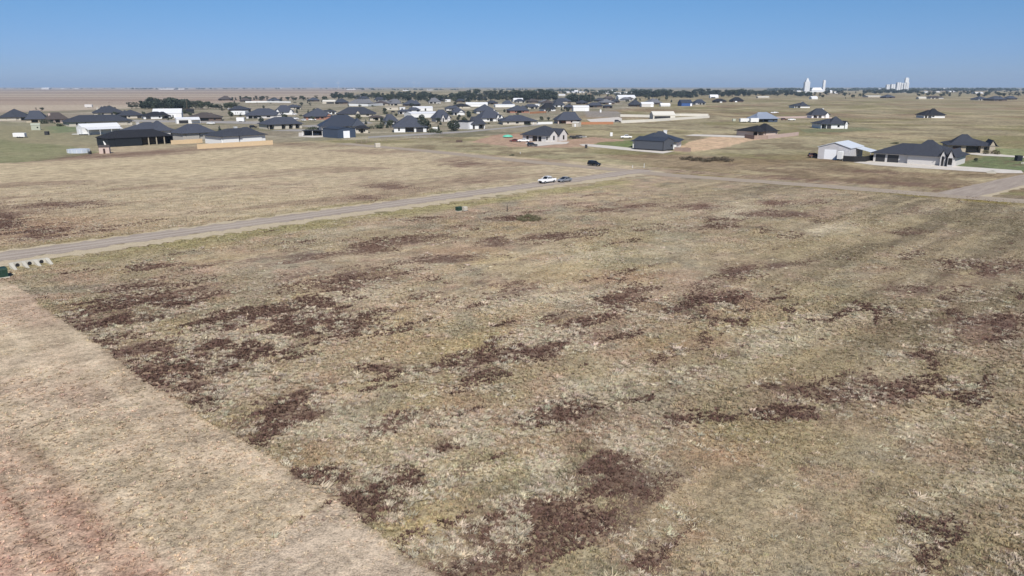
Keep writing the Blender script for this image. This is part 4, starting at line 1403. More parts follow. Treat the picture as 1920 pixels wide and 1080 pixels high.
house(1176, 1204, 200, 182, 48, 'dark steep roofed house turned endways left of the pale storage shed', 'brown_siding', 'charcoal_shingle', W=17, eave=3.0)
shed(1199, 1226, 200.5, 191.5, 5, 'pale storage shed with grey walls right of the dark steep roof', 'white_brick', 'white_roof', W=10, eave=3.8, name='outbuilding', cat='shed', feats=[('door', 'f', .75, .95, 3, 'white_door')])
house(1205, 1243, 196, 184, 15, 'wide grey roofed house behind the pale storage shed', 'brown_siding', 'grey_shingle', W=18, eave=3.0)
shed(1236, 1257, 199.5, 193.5, 5, 'low white rounded greenhouse like shed left of the blue buildings', 'white_paint', 'white_roof', W=7, eave=1.8, name='outbuilding', cat='shed')
shed(1270, 1298, 199, 186.5, 10, 'bright blue metal building with one white door', 'bright_blue_siding', 'navy_roof', W=14, eave=4.0, name='metal_building', cat='building', feats=[('door', 'f', .82, .97, 3.4, 'white_door')])
house(1297, 1324, 196, 186, 10, 'navy roofed house right of the bright blue building', 'white_brick', 'navy_roof', W=16, eave=2.9, feats=[('window', .3, 2)])
house(1334, 1363, 192.5, 184.8, 10, 'dark hip roofed house at the edge of the open field, left of a matching one', 'brown_siding', 'black_shingle', W=17, eave=2.8, feats=[('garage', .4, .6)], door='white_door')
house(1366, 1395, 191.5, 182, 10, 'dark hip roofed house with pale garages, rightmost before the open field', 'brown_siding', 'black_shingle', W=17, eave=2.8, feats=[('garage', .2, .4), ('garage', .6, .8)], door='white_door')
shed(1217, 1266, 223.5, 209, 3, 'cream metal barn with wide dark open bay inside the cream wall', 'cream_fence', 'cream_roof', W=13, eave=3.2, name='barn', cat='barn', feats=[('open', .05, .78, 2.5)])
shed(1329, 1347, 184, 177.5, 5, 'white rounded shed in front of the dark far tree row', 'white_paint', 'white_roof', W=10, eave=3.2, name='outbuilding', cat='shed', feats=[('open', .1, .6, 2.4)])
# ---- right distance
house(1820, 1852, 188, 180.5, 10, 'low slate roofed house left of the larger slate roofs at the right edge', 'white_brick', 'slate_shingle', W=18, eave=2.8)
house(1846, 1886, 189, 176.5, 10, 'large slate roofed house near the right edge below the far trees', 'brown_siding', 'slate_shingle', W=20, eave=3.0)
house(1880, 1906, 187, 179.5, 10, 'slate roofed house closest to the right edge below the far trees', 'brown_siding', 'slate_shingle', W=18, eave=2.8)
house(1733, 1768, 185, 179.5, 10, 'flat dark roofed house far right with pale garage at its left', 'white_brick', 'brown_shingle', W=18, eave=2.8)
shed(1718, 1736, 186, 181.5, 5, 'pale long shed left of the flat dark roofed house', 'cream_brick', 'cream_roof', W=10, eave=3, name='outbuilding', cat='shed')
house(1650, 1678, 184, 177, 10, 'violet grey roofed house below the white grain silos', 'brown_siding', 'slate_shingle', W=18, eave=2.8)
shed(1618, 1652, 182.5, 179.2, 5, 'long pale wall like shed below the grain silos', 'cream_brick', 'cream_roof', W=10, eave=2.6, name='outbuilding', cat='shed')
shed(1517, 1533, 186, 180.5, 5, 'small white gabled house under the grain elevator', 'white_paint', 'white_roof', W=12, eave=3, name='house', cat='house')
shed(1418, 1442, 184, 180.5, 5, 'pale low ranch building along the far field edge', 'cream_brick', 'cream_roof', W=10, eave=2.6, name='outbuilding', cat='building')
# ---- far houses beyond the left middle group
house(409, 436, 188.5, 179, 10, 'brown gabled barn house standing up on the far left plain', 'brown_siding', 'brown_shingle', W=20, eave=2.8)
house(449, 472, 191, 183.5, 10, 'low brown house in shrubs behind the white wall on the far plain', 'brown_siding', 'brown_shingle', W=16, eave=2.8)
house(500, 527, 191, 182.5, 10, 'violet grey roofed house behind the white wall on the far plain', 'white_brick', 'slate_shingle', W=18, eave=2.8)
house(575, 600, 190.5, 182.5, 10, 'grey roofed house just left of the dark round far tree', 'brown_siding', 'slate_shingle', W=18, eave=2.8)
house(652, 702, 197, 186, 10, 'greenish roofed house behind the long white wall', 'brown_siding', 'grey_shingle', W=18, eave=3)
house(754, 790, 199, 187, 10, 'blue grey roofed house among the dark middle trees', 'brown_siding', 'slate_shingle', W=18, eave=3)
house(802, 828, 194, 183, 10, 'pale two storey looking house in front of the middle trees', 'white_brick', 'grey_shingle', W=14, eave=4)
house(846, 884, 203, 194, 10, 'dark roofed cream house with a row of small windows in the middle trees', 'cream_brick', 'black_shingle', W=16, eave=2.8, feats=[('window', .3, 2), ('window', .55, 2), ('window', .8, 2)])
shed(872, 915, 200, 192, 8, 'long white fronted building behind the pointed slate roof', 'white_paint', 'white_roof', W=12, eave=3.2, name='metal_building', cat='building')
shed(925, 966, 201, 196.5, 8, 'long white wall like building left of the camper house', 'white_paint', 'white_roof', W=8, eave=3.0, name='metal_building', cat='building')
house(940, 962, 197.5, 188, 10, 'grey roofed house in the shade of the middle trees', 'brown_siding', 'slate_shingle', W=16, eave=3)
shed(958, 981, 190.5, 184, 8, 'white curved roof shed among the dark middle trees', 'white_paint', 'white_roof', W=10, eave=3.4, name='outbuilding', cat='shed')
house(985, 1014, 193, 185, 10, 'brown grey roofed house below the tall dark tree belt', 'brown_siding', 'brown_shingle', W=16, eave=2.9)
shed(832, 845, 191, 186.5, 8, 'small white topped shed in front of the dark tree belt', 'white_paint', 'white_roof', W=8, eave=3, name='outbuilding', cat='shed')

house(843, 874, 216, 203, 25, 'white gabled wing house with two dark windows right of the blue slate gable', 'white_paint', 'slate_shingle', W=13, eave=3.0, feats=[('window', .5, 1.4), ('window', .8, 1.4)], gables=[(.65, .5, .8, 2.0)])
house(690, 722, 226, 216, 15, 'brown grey roofed house low between the conifers and the dormer house', 'cream_brick', 'brown_shingle', W=15, eave=2.8, feats=[('window', .3, 1.6)])
house(744, 772, 214, 205, 15, 'dark slate roof in front of the long white wall and the beige building', 'white_brick', 'slate_shingle', W=15, eave=2.8, feats=[('window', .6, 1.6)])
house(534, 566, 205, 195.5, 15, 'small slate roofed house behind the white gabled slate roof', 'cream_brick', 'slate_shingle', W=15, eave=2.8, feats=[('window', .6, 1.6)])
house(700, 735, 196.5, 188, 12, 'greyish roofed house in the trees right of the long white wall', 'cream_brick', 'grey_shingle', W=16, eave=2.8, feats=[('window', .6, 1.6)])
house(1008, 1036, 194, 186.5, 12, 'grey roofed house in front of the tall dark belt, pale wall showing', 'white_brick', 'grey_shingle', W=16, eave=2.8, feats=[('window', .4, 1.6)])
house(600, 632, 214, 206, 15, 'dark low roof right behind the violet slate roof', 'white_paint', 'charcoal_shingle', W=15, eave=2.8, feats=[('window', .6, 1.6)])
house(980, 1012, 204, 195, 15, 'slate roofed house between two orange fences and the belt of trees', 'cream_brick', 'slate_shingle', W=16, eave=2.8, feats=[('window', .3, 1.6)])
house(1128, 1150, 203, 196, 15, 'low slate roof right of the white vent house', 'brown_siding', 'slate_shingle', W=15, eave=2.6)
house(832, 862, 207.5, 198, 15, 'dark slate roof between the pointed slate roof and the blue slate gable', 'white_brick', 'slate_shingle', W=15, eave=2.8, feats=[('window', .3, 1.6)])
shed(664, 682, 212, 207.5, 10, 'small white shed behind the wide dark roofed house', 'white_paint', 'white_roof', W=6, eave=2.6, name='outbuilding', cat='shed', feats=[('door', 'f', .3, .6, 2, 'charcoal_door')])
shed(1002, 1012, 200, 196, 10, 'small white square shed before the tall dark belt', 'white_paint', 'white_roof', W=6, eave=2.8, name='outbuilding', cat='shed', feats=[('door', 'f', .3, .6, 2, 'charcoal_door')])
shed(1154, 1192, 186.5, 178.2, 8, 'wide white warehouse behind the dark steep roof', 'white_paint', 'white_roof', W=22, eave=4.5, name='warehouse', cat='warehouse', feats=[('door', 'f', .2, .35, 3.4, 'charcoal_door')])
# ------------------------------------------------------------------ fences and walls
fence([(370, 279.5), (512, 271)], 1.9, 'new_cedar', 'long new pale cedar board fence below the white brick house', rail='new_cedar')
fence([(321, 271), (380, 267.5)], 1.8, 'new_cedar', 'shorter pale cedar fence below the grey stone house', rail='new_cedar')
fence([(1264, 283.5), (1295, 285)], 1.7, 'weathered_wood', 'short brown plank fence joining the slate metal shop')
fence([(1396, 258.5), (1414, 261.5), (1440, 261)], 2.0, 'weathered_wood', 'brown plank fence in front of the pink brick house')
fence([(1440, 260.5), (1497, 254)], 1.9, 'rosy_wood', 'rosy new board fence running right from the pink brick house')
fence([(1088, 233.5), (1150, 233)], 1.8, 'orange_cedar', 'long orange red plank fence below the pale concrete yard')
fence([(1053, 231.5), (1078, 231.5)], 1.8, 'orange_cedar', 'orange plank fence in front of the pyramid roofed house')
fence([(993, 213.5), (1024, 211.5)], 1.9, 'orange_cedar', 'orange plank fence between the camper house and the green black roof')
fence([(1580, 302.5), (1600, 303.5), (1622, 303.5), (1638, 300)], 2.0, 'black_fence', 'black board fence curving from the metal workshop to the white house')
fence([(1163, 219), (1220, 220), (1275, 217.5), (1328, 218)], 2.2, 'cream_fence', 'cream masonry wall behind the cream barn', 'wall', 'masonry_wall')
fence([(1165, 231), (1210, 229), (1330, 221)], 2.0, 'cream_fence', 'cream masonry wall in front of the cream barn', 'wall', 'masonry_wall')
fence([(653, 198.8), (690, 199.5), (728, 197)], 3.2, 'white_paint', 'long bright white wall before the far middle trees', 'wall', 'masonry_wall')
fence([(460, 192.5), (500, 192.2), (545, 192.8)], 2.4, 'white_paint', 'white wall along the far plain houses', 'wall', 'masonry_wall')
fence([(1000, 233.5), (1036, 232.5)], 1.6, 'white_paint', 'white wall below two round shrubs', 'wall', 'masonry_wall')
wf_ = [G(668, 269), G(760, 262), G(800, 257.5), G(836, 253.5)]
t = thing('wire_fence', wf_[0], 0, 'greyish post and wire fence line before the steep slate roofed house', 'fence')
for a, b in zip(wf_[:-1], wf_[1:]):
    n_ = max(2, int((b - a).length / 3))
    for i in range(n_):
        p_ = a.lerp(b, i / n_) - wf_[0]
        m_ = MB(); m_.tube(p_ + Vector((0, 0, -.1)), p_ + Vector((0, 0, 1.5)), .09, n=5); m_.build('post', 'weathered_wood', t)
    m_ = MB()
    for z in (.4, .8, 1.2, 1.45):
        m_.tube(a - wf_[0] + Vector((0, 0, z)), b - wf_[0] + Vector((0, 0, z)), .035, n=4)
    m_.build('wires', 'rim', t)


# ------------------------------------------------------------------ vehicles
def car(kind, paint, loc, heading, label, cat, name):
    """kind: pickup, sedan, suv. Local x points forward."""
    t = thing(name, loc, heading, label, cat)
    if kind == 'pickup':
        Lh, Wd, bz, top = 2.95, 0.98, .48, 1.92
        low = [(-2.9, .62, 1.18), (-2.7, .5, 1.22), (-1.0, .5, 1.24), (.9, .5, 1.24), (1.2, .5, 1.22), (2.5, .52, 1.16), (2.85, .56, 1.02), (2.95, .6, .9)]
        cab = [(-1.05, 1.22), (-.95, 1.86), (.35, 1.92), (1.2, 1.24)]
        wh = (-1.85, 1.85)
        rw = .40
    elif kind == 'suv':
        Lh, Wd, top = 2.45, .95, 1.80
        low = [(-2.4, .5, 1.05), (-2.3, .42, 1.12), (-1.0, .42, 1.12), (.9, .42, 1.1), (1.9, .42, 1.02), (2.3, .45, .9), (2.42, .5, .75)]
        cab = [(-2.2, 1.1), (-1.95, 1.76), (.2, 1.80), (1.05, 1.1)]
        wh = (-1.45, 1.5)
        rw = .38
    else:
        Lh, Wd, top = 2.4, .90, 1.45
        low = [(-2.35, .45, .95), (-2.2, .34, .98), (-1.0, .32, .95), (.8, .32, .94), (1.8, .34, .84), (2.25, .38, .7), (2.36, .44, .58)]
        cab = [(-1.9, .96), (-1.0, 1.40), (.1, 1.45), (1.15, .93)]
        wh = (-1.38, 1.45)
        rw = .33
    mb = MB()
    n = len(low)
    vs = []
    for i, (x, zb, zt) in enumerate(low):
        tp = .90 if i in (0, n - 1) else 1.0
        w_ = Wd * tp
        vs += [(x, -w_ * .94, zb), (x, -w_, (zb + zt) / 2), (x, -w_ * .92, zt), (x, w_ * .92, zt), (x, w_, (zb + zt) / 2), (x, w_ * .94, zb)]
    fs = []
    for i in range(n - 1):
        o, p_ = 6 * i, 6 * i + 6
        for k in range(6):
            k2 = (k + 1) % 6
            fs.append((o + k, p_ + k, p_ + k2, o + k2))
    fs += [(0, 1, 2, 3, 4, 5), tuple(6 * (n - 1) + k for k in (5, 4, 3, 2, 1, 0))]
    mb.add(vs, [f[::-1] for f in fs])
    # roof panel and pillars
    (xa, za), (xb, zb_), (xc, zc_), (xd, zd) = cab
    wt = Wd * .80
    mb.box(xb + .02, xc - .02, -wt, wt, zb_ - .07, zb_ + .02)
    for s in (-1, 1):
        for (x0, z0), (x1, z1) in (((xa, za), (xb, zb_)), ((xd, zd), (xc, zc_)), (((xa + xd) / 2 - .1, za), ((xb + xc) / 2 - .1, zb_))):
            mb.tube((x0, s * Wd * .9, z0 - .02), (x1, s * wt, z1 - .05), .055, n=5)
    if kind == 'pickup':
        pass
    mb.build('body', paint, t)
    if kind == 'pickup':
        m_ = MB()
        m_.box(-2.75, -1.15, -.78, .78, 1.235, 1.245)
        m_.build('bed', 'dark_trim', t)
    # glass house
    g = MB()
    wb = Wd * .89
    e = .05
    g.add([(xa + e, -wb, za), (xd - e, -wb, zd), (xd - e, wb, zd), (xa + e, wb, za),
           (xb + e, -wt * .97, zb_ - .06), (xc - e, -wt * .97, zc_ - .06), (xc - e, wt * .97, zc_ - .06), (xb + e, wt * .97, zb_ - .06)],
          [(0, 1, 5, 4), (1, 2, 6, 5), (2, 3, 7, 6), (3, 0, 4, 7)])
    g.build('window_glass', 'dark_glass', t)
    for x in wh:
        for s in (-1, 1):
            wm = MB()
            wm.tube((x, s * (Wd - .24), rw), (x, s * (Wd + .015), rw), rw, n=16)
            wo_ = wm.build('wheel', 'tyre', t)
            rm = MB()
            rm.tube((x, s * (Wd + .005), rw), (x, s * (Wd + .03), rw), rw * .6, n=12)
            rm.build('rim', 'rim', wo_)
    xf, zf = low[-1][0], low[-1][2]
    gm_ = MB()
    gm_.box(xf - .04, xf + .03, -Wd * .58, Wd * .58, low[-1][1] + .02, zf - .03)
    gm_.build('grille', 'dark_trim', t)
    for s in (-1, 1):
        h_ = MB()
        h_.box(xf - .12, xf + .02, s * Wd * .62 - .14 * (s < 0), s * Wd * .62 + .14 * (s > 0), zf - .24, zf - .06)
        h_.build('headlight', 'lamp_lens', t)
        h_ = MB()
        xr = low[0][0]
        h_.box(xr - .02, xr + .06, s * Wd * .66 - .12 * (s < 0), s * Wd * .66 + .12 * (s > 0), low[0][2] - .4, low[0][2] - .1)
        h_.build('taillight', 'tail_lens', t)
        h_ = MB()
        h_.box(xd - .38, xd - .2, s * (Wd + .12) - .1, s * (Wd + .12) + .1, zd, zd + .2)
        h_.build('mirror', paint, t)
    return t


def cpos(px, py):
    return G(px, py)


h1 = GA + math.pi
car('pickup', 'white_car', G(1026, 343), h1, 'white crew cab pickup parked on the straight gravel road, facing left', 'pickup', 'pickup_truck')
car('sedan', 'silver_car', G(1058.5, 341), h1, 'silver sedan parked right behind the white pickup', 'car', 'parked_car')
d2 = math.atan2(*(lambda a: (a.y, a.x))((G(1250, 328) - G(1110, 314))))
car('suv', 'black_car', G(1114, 311), d2, 'black boxy off roader on the crossing road near the junction', 'car', 'parked_car')
car('suv', 'black_car', G(998, 274.5), R(5), 'black sport utility vehicle parked on the drive of the gabled white house', 'car', 'parked_car')
car('pickup', 'white_car', G(982, 266.5), R(170), 'white pickup against the left wall of the gabled white house', 'pickup', 'pickup_truck')
car('sedan', 'red_car', G(964, 266), R(175), 'dark red car left of the gabled white house', 'car', 'parked_car')
car('pickup', 'white_car', G(1174, 259.5), R(180), 'white pickup behind the green lawn of the slate shop', 'pickup', 'pickup_truck')
car('suv', 'rust', G(1527, 295.5), R(0), 'dark vehicle left of the pale metal workshop', 'car', 'parked_car')
car('sedan', 'silver_car', G(591, 254), R(180), 'grey covered car under the roof edge left of the navy shop', 'car', 'parked_car')
car('pickup', 'white_car', G(396, 233), R(180), 'white pickup in the yard behind the grey stone house', 'pickup', 'pickup_truck')
car('suv', 'black_car', G(475, 240), R(30), 'black truck shape left of the cream columned house', 'car', 'parked_car')
car('pickup', 'white_car', G(1484, 226), R(0), 'white flatbed pickup right of the bluish roofed house', 'pickup', 'pickup_truck')
car('suv', 'rust', G(1470, 225.5), R(0), 'brown vehicle beside the white flatbed pickup', 'car', 'parked_car')
car('sedan', 'white_car', G(1449, 212.5), R(0), 'white car alone in the field left of the low white house', 'car', 'parked_car')
car('sedan', 'white_car', G(1455, 212), R(0), 'second white car in the field, just right of the other', 'car', 'parked_car')
car('suv', 'black_car', G(1158, 229), R(0), 'dark vehicle at the gate of the cream wall', 'car', 'parked_car')


def trailer(px, py, ang, Ln, m_deck, load, label):
    t = thing('flatbed_trailer', G(px, py), R(ang), label, 'trailer')
    b = MB()
    b.box(-Ln / 2, Ln / 2, -1.1, 1.1, .6, .78)
    b.build('deck', m_deck, t)
    for x in (-.5, .45):
        for s in (-1, 1):
            q_ = MB()
            q_.tube((x, s * .95, .36), (x, s * 1.2, .36), .36, n=12)
            q_.build('wheel', 'tyre', t)
    q_ = MB()
    q_.box(Ln / 2, Ln / 2 + 1.2, -.07, .07, .55, .68)
    q_.build('hitch', 'dark_trim', t)
    if load:
        q_ = MB()
        q_.box(-Ln * .35, Ln * .1, -.9, .9, .79, 1.5)
        q_.box(Ln * .15, Ln * .4, -.8, .8, .79, 1.25)
        q_.build('load', load, t)
    return t


trailer(1076, 260, 10, 6.0, 'dark_trim', 'charcoal_door', 'black flatbed trailer right of the gabled white house')
trailer(1088, 259, 10, 6.5, 'white_paint', 'charcoal_door', 'white trailer with dark load right of the black flatbed trailer')
trailer(152, 253.5, 25, 8.5, 'white_paint', None, 'pale empty trailer in front of the white barn')
box_thing(27, 49, 259, 2.6, 8, 'white enclosed box trailer alone in the left pasture', 'trailer', 'box_trailer', 'white_paint', 2.4, ('wheels',))
box_thing(160, 174, 202, 4.0, 0, 'pale long trailer out on the left plain', 'trailer', 'box_trailer', 'white_brick', 3, ('wheels',))
box_thing(432, 466, 216.5, 3.9, 2, 'long white camper with small windows in front of the dark low house', 'camper', 'camper_trailer', 'white_paint', 2.6, ('wheels', 'windows'))
box_thing(959, 976, 211, 3.0, 5, 'white camper parked by the dark hip roofed house', 'camper', 'camper_trailer', 'white_paint', 2.5, ('wheels', 'windows'))
box_thing(444, 459, 229, 3.4, 5, 'white box trailer below the long camper', 'trailer', 'box_trailer', 'white_paint', 2.5, ('wheels',))
box_thing(1386, 1404, 230, 3.0, 5, 'white covered boat on trailer, left of two beside the bluish roof', 'boat', 'covered_boat', 'white_paint', 2.6, ('wheels',))
box_thing(1405, 1422, 230.5, 3.4, 5, 'white covered boat on trailer, right of two beside the bluish roof', 'boat', 'covered_boat', 'white_paint', 2.6, ('wheels',))
box_thing(1569, 1580, 301.5, 3.3, 48, 'white cargo trailer parked against the workshop corner', 'trailer', 'box_trailer', 'white_paint', 2.2, ('wheels',))
shed(1072, 1090, 238, 230, -30, 'small beige shed with gabled end at the orange fence', 'cream_brick', 'cream_roof', W=4.5, eave=2.6, over=.1, name='garden_shed', cat='shed', feats=[('door', 'f', .4, .6, 2.0, 'white_door')])
# open dark carport left of the navy shop
ct_ = thing('carport', G(588, 254.5), R(5), 'black flat roofed carport left of the navy blue shop', 'carport')
b = MB(); b.box(-5.6, 5.4, -3, 3, 2.8, 3.05); b.build('roof', 'dark_trim', ct_)
b = MB(); b.box(-5.6, 5.4, 2.8, 2.98, -.1, 2.79); b.build('back_wall', 'dark_trim', ct_)
for x in (-5.4, 0, 5.2):
    b = MB(); b.box(x - .1, x + .1, -2.9, -2.7, -.1, 2.79); b.build('post', 'white_paint', ct_)

# ------------------------------------------------------------------ small things on the ground
def culvert(px, py, ang, n, label, scale=1.0):
    """Concrete safety end section: a sloped slab on ribs between pipe mouths."""
    t = thing('culvert', G(px, py), ang, label, 'culvert')
    Wb = 1.7 * scale
    tot = n * Wb
    top = MB()
    top.box(-tot / 2 - .2, tot / 2 + .2, 0, .5, -.1, .75 * scale)
    top.build('headwall', 'pale_concrete', t)
    for i in range(n + 1):
        x = -tot / 2 + i * Wb
        q_ = MB()
        ln = 2.3 * scale
        q_.add([(x - .26, 0, -.1), (x + .26, 0, -.1), (x - .2 + .1, -ln, -.1), (x + .3, -ln, -.1), (x - .26, 0, .75 * scale), (x + .26, 0, .75 * scale), (x - .1, -ln, .08), (x + .3, -ln, .08)],
               [(0, 1, 3, 2), (4, 6, 7, 5), (0, 4, 5, 1), (2, 3, 7, 6), (0, 2, 6, 4), (1, 5, 7, 3)])
        q_.build('wing', 'pale_concrete', t)
    for i in range(n):
        x = -tot / 2 + (i + .5) * Wb
        q_ = MB()
        q_.tube((x, -.04, .28), (x, .02, .28), .30 * scale, n=14)  # solid dark disc paints the shade inside the pipe
        q_.build('pipe_shade', 'dark_trim', t)
    return t


culvert(56, 497, GA, 3, 'pale concrete culvert with four sloping wings beside the gravel road at left', .92)
culvert(1862, 324, GA + math.pi + .35, 3, 'small pale concrete culvert under the long driveway', .8)
culvert(1919, 307, GA, 2, 'pale concrete culvert end at the right edge by the lawn', .7)


def ubox(px, py, w_, d_, h_, ang, m, label, cat='utility box', name='utility_box'):
    t = thing(name, G(px, py), ang, label, cat)
    b_ = MB()
    b_.box(-w_ / 2 - .12, w_ / 2 + .12, -d_ / 2 - .12, d_ / 2 + .12, -.1, .10)
    b_.build('base', 'pale_concrete' if m == 'utility_green' else 'dark_trim', t)
    b_ = MB()
    b_.box(-w_ / 2, w_ / 2, -d_ / 2, d_ / 2, .10, h_ * .82)
    b_.add([(-w_ / 2 - .03, -d_ / 2 - .03, h_ * .82), (w_ / 2 + .03, -d_ / 2 - .03, h_ * .82), (w_ / 2 + .03, d_ / 2 + .03, h_ * .82), (-w_ / 2 - .03, d_ / 2 + .03, h_ * .82),
            (-w_ / 2, -d_ / 2 + .1, h_), (w_ / 2, -d_ / 2 + .1, h_), (w_ / 2, d_ / 2, h_), (-w_ / 2, d_ / 2, h_)],
           [(0, 1, 5, 4), (1, 2, 6, 5), (2, 3, 7, 6), (3, 0, 4, 7), (4, 5, 6, 7), (3, 2, 1, 0)])
    b_.build('cabinet', m, t)
    return t


ubox(-1, 520, 1.9, 1.6, 1.35, GA, 'utility_green', 'dark green utility box on a concrete base at the left edge')
ubox(861, 395.5, 1.3, 1.0, .9, GA, 'utility_green', 'small dark green utility box in the ditch below the gravel road')
ubox(871.5, 395.5, .9, .8, .95, GA, 'cream_brick', 'small pale utility box right of the small green one')
ubox(1099, 277.5, 1.0, 1.0, 1.5, 0, 'charcoal_door', 'black bin at the bend of the concrete driveway', 'bin', 'rubbish_bin')
ubox(1146, 255.5, 1.3, 1.1, 2.0, 0, 'white_paint', 'white utility box standing in the field behind the lawn')
ubox(1909, 301.5, 1.9, 1.6, 1.9, 0, 'black_siding', 'black box on the stone house driveway at the right edge', 'bin', 'rubbish_bin')
ubox(169, 289, .9, .9, 1.1, 0, 'charcoal_door', 'black bin between the round pool and the garden shed', 'bin', 'rubbish_bin')
ubox(1376, 227.5, 2.2, 1.6, 1.9, 0, 'green_shed', 'pale green tank box left of the white boats')
ubox(708, 276.5, 2.2, 1.4, 1.9, .5, 'cream_brick', 'pale wooden spool box in the grass near the grey street')
ubox(88.5, 253, 1.9, 1.6, 2.0, 0, 'charcoal_door', 'dark barrel like box in the left pasture', 'bin', 'rubbish_bin')
ubox(1126, 211, 1.6, 1.2, 3.0, 0, 'white_paint', 'tall white box on the grey lot')
ubox(816, 246, 3.0, 2.0, 2.4, 0, 'white_paint', 'white box with dark window below the big round tree')
ubox(861, 266.5, 2.8, 1.6, 1.0, 0, 'brown_siding', 'rusty brown box left of the pink soil', 'bin', 'rubbish_bin')
for px, py, hh, lb in ((1186, 315, .75, 'short pale marker post right of the junction'), (1207.5, 314.5, 1.3, 'taller white marker post right of the junction'),
                       (951, 396, 1.1, 'thin dark marker post below the gravel road'), (975.5, 288, .6, 'tiny white marker post left of the crossing road')):
    t = thing('marker_post', G(px, py), 0, lb, 'post')
    b = MB(); b.tube((0, 0, -.1), (0, 0, hh), .09, .07, n=8); b.build('post', 'dark_trim' if 'dark' in lb else 'white_paint', t)
    b = MB(); b.tube((0, 0, hh), (0, 0, hh + .12), .11, .05, n=8); b.build('cap', 'dark_trim' if 'dark' in lb else 'white_paint', t)

# round swimming pool and green tarped boat
t = thing('round_pool', G(148, 286.5), 0, 'pale blue grey above ground pool with ribbed wall at the left', 'pool')
b = MB()
N = 28
rad, hp = 4.3, 1.5
outer = [(rad * math.cos(2 * math.pi * i / N), rad * .72 * math.sin(2 * math.pi * i / N)) for i in range(N)]
b.wallring(outer, -.1, hp)
b.build('pool_wall', 'pool_wall', t)
b = MB()
b.add([(x, y, hp - .05) for x, y in outer], [tuple(range(N))])
b.build('pool_cover', mat('pool_cover', (.50, .54, .60), .5, .1), t)
for i in range(0, N, 2):
    x, y = outer[i]
    b = MB(); b.tube((x * 1.02, y * 1.02, -.1), (x * 1.02, y * 1.02, hp + .05), .08, n=5); b.build('rib', 'white_paint', t)
t = thing('covered_boat', G(952, 258.5), R(5), 'teal green tarped boat on the pink soil left of the gabled house', 'boat')
b = MB()
rings = []
for i in range(9):
    u = -1 + i / 4
    x = u * 2.6
    w_ = 1.15 * math.sqrt(max(0, 1 - (u * .97) ** 2)) + .05
    hgt = .6 + 1.1 * math.sqrt(max(0, 1 - (u * .95) ** 2))
    rings.append([(x, -w_, .5), (x, -w_ * .95, .5 + (hgt - .5) * .5), (x, -w_ * .4, hgt * .95), (x, 0, hgt), (x, w_ * .4, hgt * .95), (x, w_ * .95, .5 + (hgt - .5) * .5), (x, w_, .5)])
b.add([p for r_ in rings for p in r_], [(7 * i + k, 7 * i + 7 + k, 7 * i + 8 + k, 7 * i + k + 1) for i in range(8) for k in range(6)])
b.build('tarp', 'teal_tarp', t, True)
b = MB(); b.box(-2.3, 2.6, -.8, .8, .3, .48); b.build('trailer_frame', 'dark_trim', t)
t = thing('kayak', G(200, 275.5), R(70), 'white narrow upright kayak leaning at the black house', 'kayak')
b = MB()
b.tube((0, 0, 0), (-.25, .25, 1.0), .18, .5, n=8); b.tube((-.25, .25, 1.0), (-.7, .7, 2.6), .5, .12, n=8)
b.build('hull', 'white_paint', t)

# ------------------------------------------------------------------ trees
leaf_mats = {}


def leaf_mat(name, c0, c1):
    m = bpy.data.materials.new(name)
    m.use_nodes = True
    t_ = m.node_tree
    b_ = t_.nodes['Principled BSDF']
    b_.inputs['Roughness'].default_value = .8
    b_.inputs['Specular IOR Level'].default_value = .1
    gi = t_.nodes.new('ShaderNodeNewGeometry')
    mx = t_.nodes.new('ShaderNodeMix')
    mx.data_type = 'RGBA'
    mx.inputs['A'].default_value = c0 + (1,)
    mx.inputs['B'].default_value = c1 + (1,)
    t_.links.new(gi.outputs['Random Per Island'], mx.inputs['Factor'])
    t_.links.new(mx.outputs['Result'], b_.inputs['Base Color'])
    MATS[name] = m
    return m


leaf_mat('elm_leaves', (.045, .055, .038), (.105, .118, .076))
leaf_mat('juniper_leaves', (.033, .045, .036), (.078, .092, .070))
leaf_mat('grey_leaves', (.060, .066, .052), (.105, .11, .085))
leaf_mat('olive_leaves', (.11, .10, .06), (.19, .17, .10))
leaf_mat('brush_twigs', (.07, .055, .04), (.14, .115, .08))


def crown_mesh(name, lumps, n, size, m, seed):
    """Many small leaf quads spread through a set of ellipsoidal lumps."""
    rng = np.random.default_rng(seed)
    vol = np.array([l[3] * l[4] * l[5] for l in lumps])
    pick = rng.choice(len(lumps), n, p=vol / vol.sum())
    d = rng.normal(size=(n, 3))
    d /= np.linalg.norm(d, axis=1)[:, None]
    r = rng.uniform(.35, 1.0, n) ** .5
    Lm = np.array(lumps)[pick]
    p = Lm[:, :3] + d * Lm[:, 3:6] * r[:, None]
    a = rng.normal(size=(n, 3)); a /= np.linalg.norm(a, axis=1)[:, None]
    b_ = np.cross(a, rng.normal(size=(n, 3))); b_ /= np.linalg.norm(b_, axis=1)[:, None]
    s = size * rng.uniform(.6, 1.3, (n, 1))
    v = np.stack([p - a * s - b_ * s * .6, p + a * s - b_ * s * .6, p + a * s * .7 + b_ * s * .6, p - a * s * .7 + b_ * s * .6], 1).reshape(-1, 3)
    me = bpy.data.meshes.new(name)
    me.from_pydata(v.tolist(), [], np.arange(4 * n).reshape(-1, 4).tolist())
    me.update()
    me.materials.append(MATS[m])
    return me


def trunk_mesh(h, r, limbs, seed, spread):
    b_ = MB()
    rng = random.Random(seed)
    b_.tube((0, 0, -.2), (.1, .05, h), r, r * .65, n=8)
    for i in range(limbs):
        a = 2 * math.pi * i / max(limbs, 1) + rng.uniform(-.4, .4)
        b_.tube((.1, .05, h * rng.uniform(.7, 1)), (math.cos(a) * spread, math.sin(a) * spread, h + spread * rng.uniform(.9, 1.6)), r * .5, r * .15, n=5)
    return b_


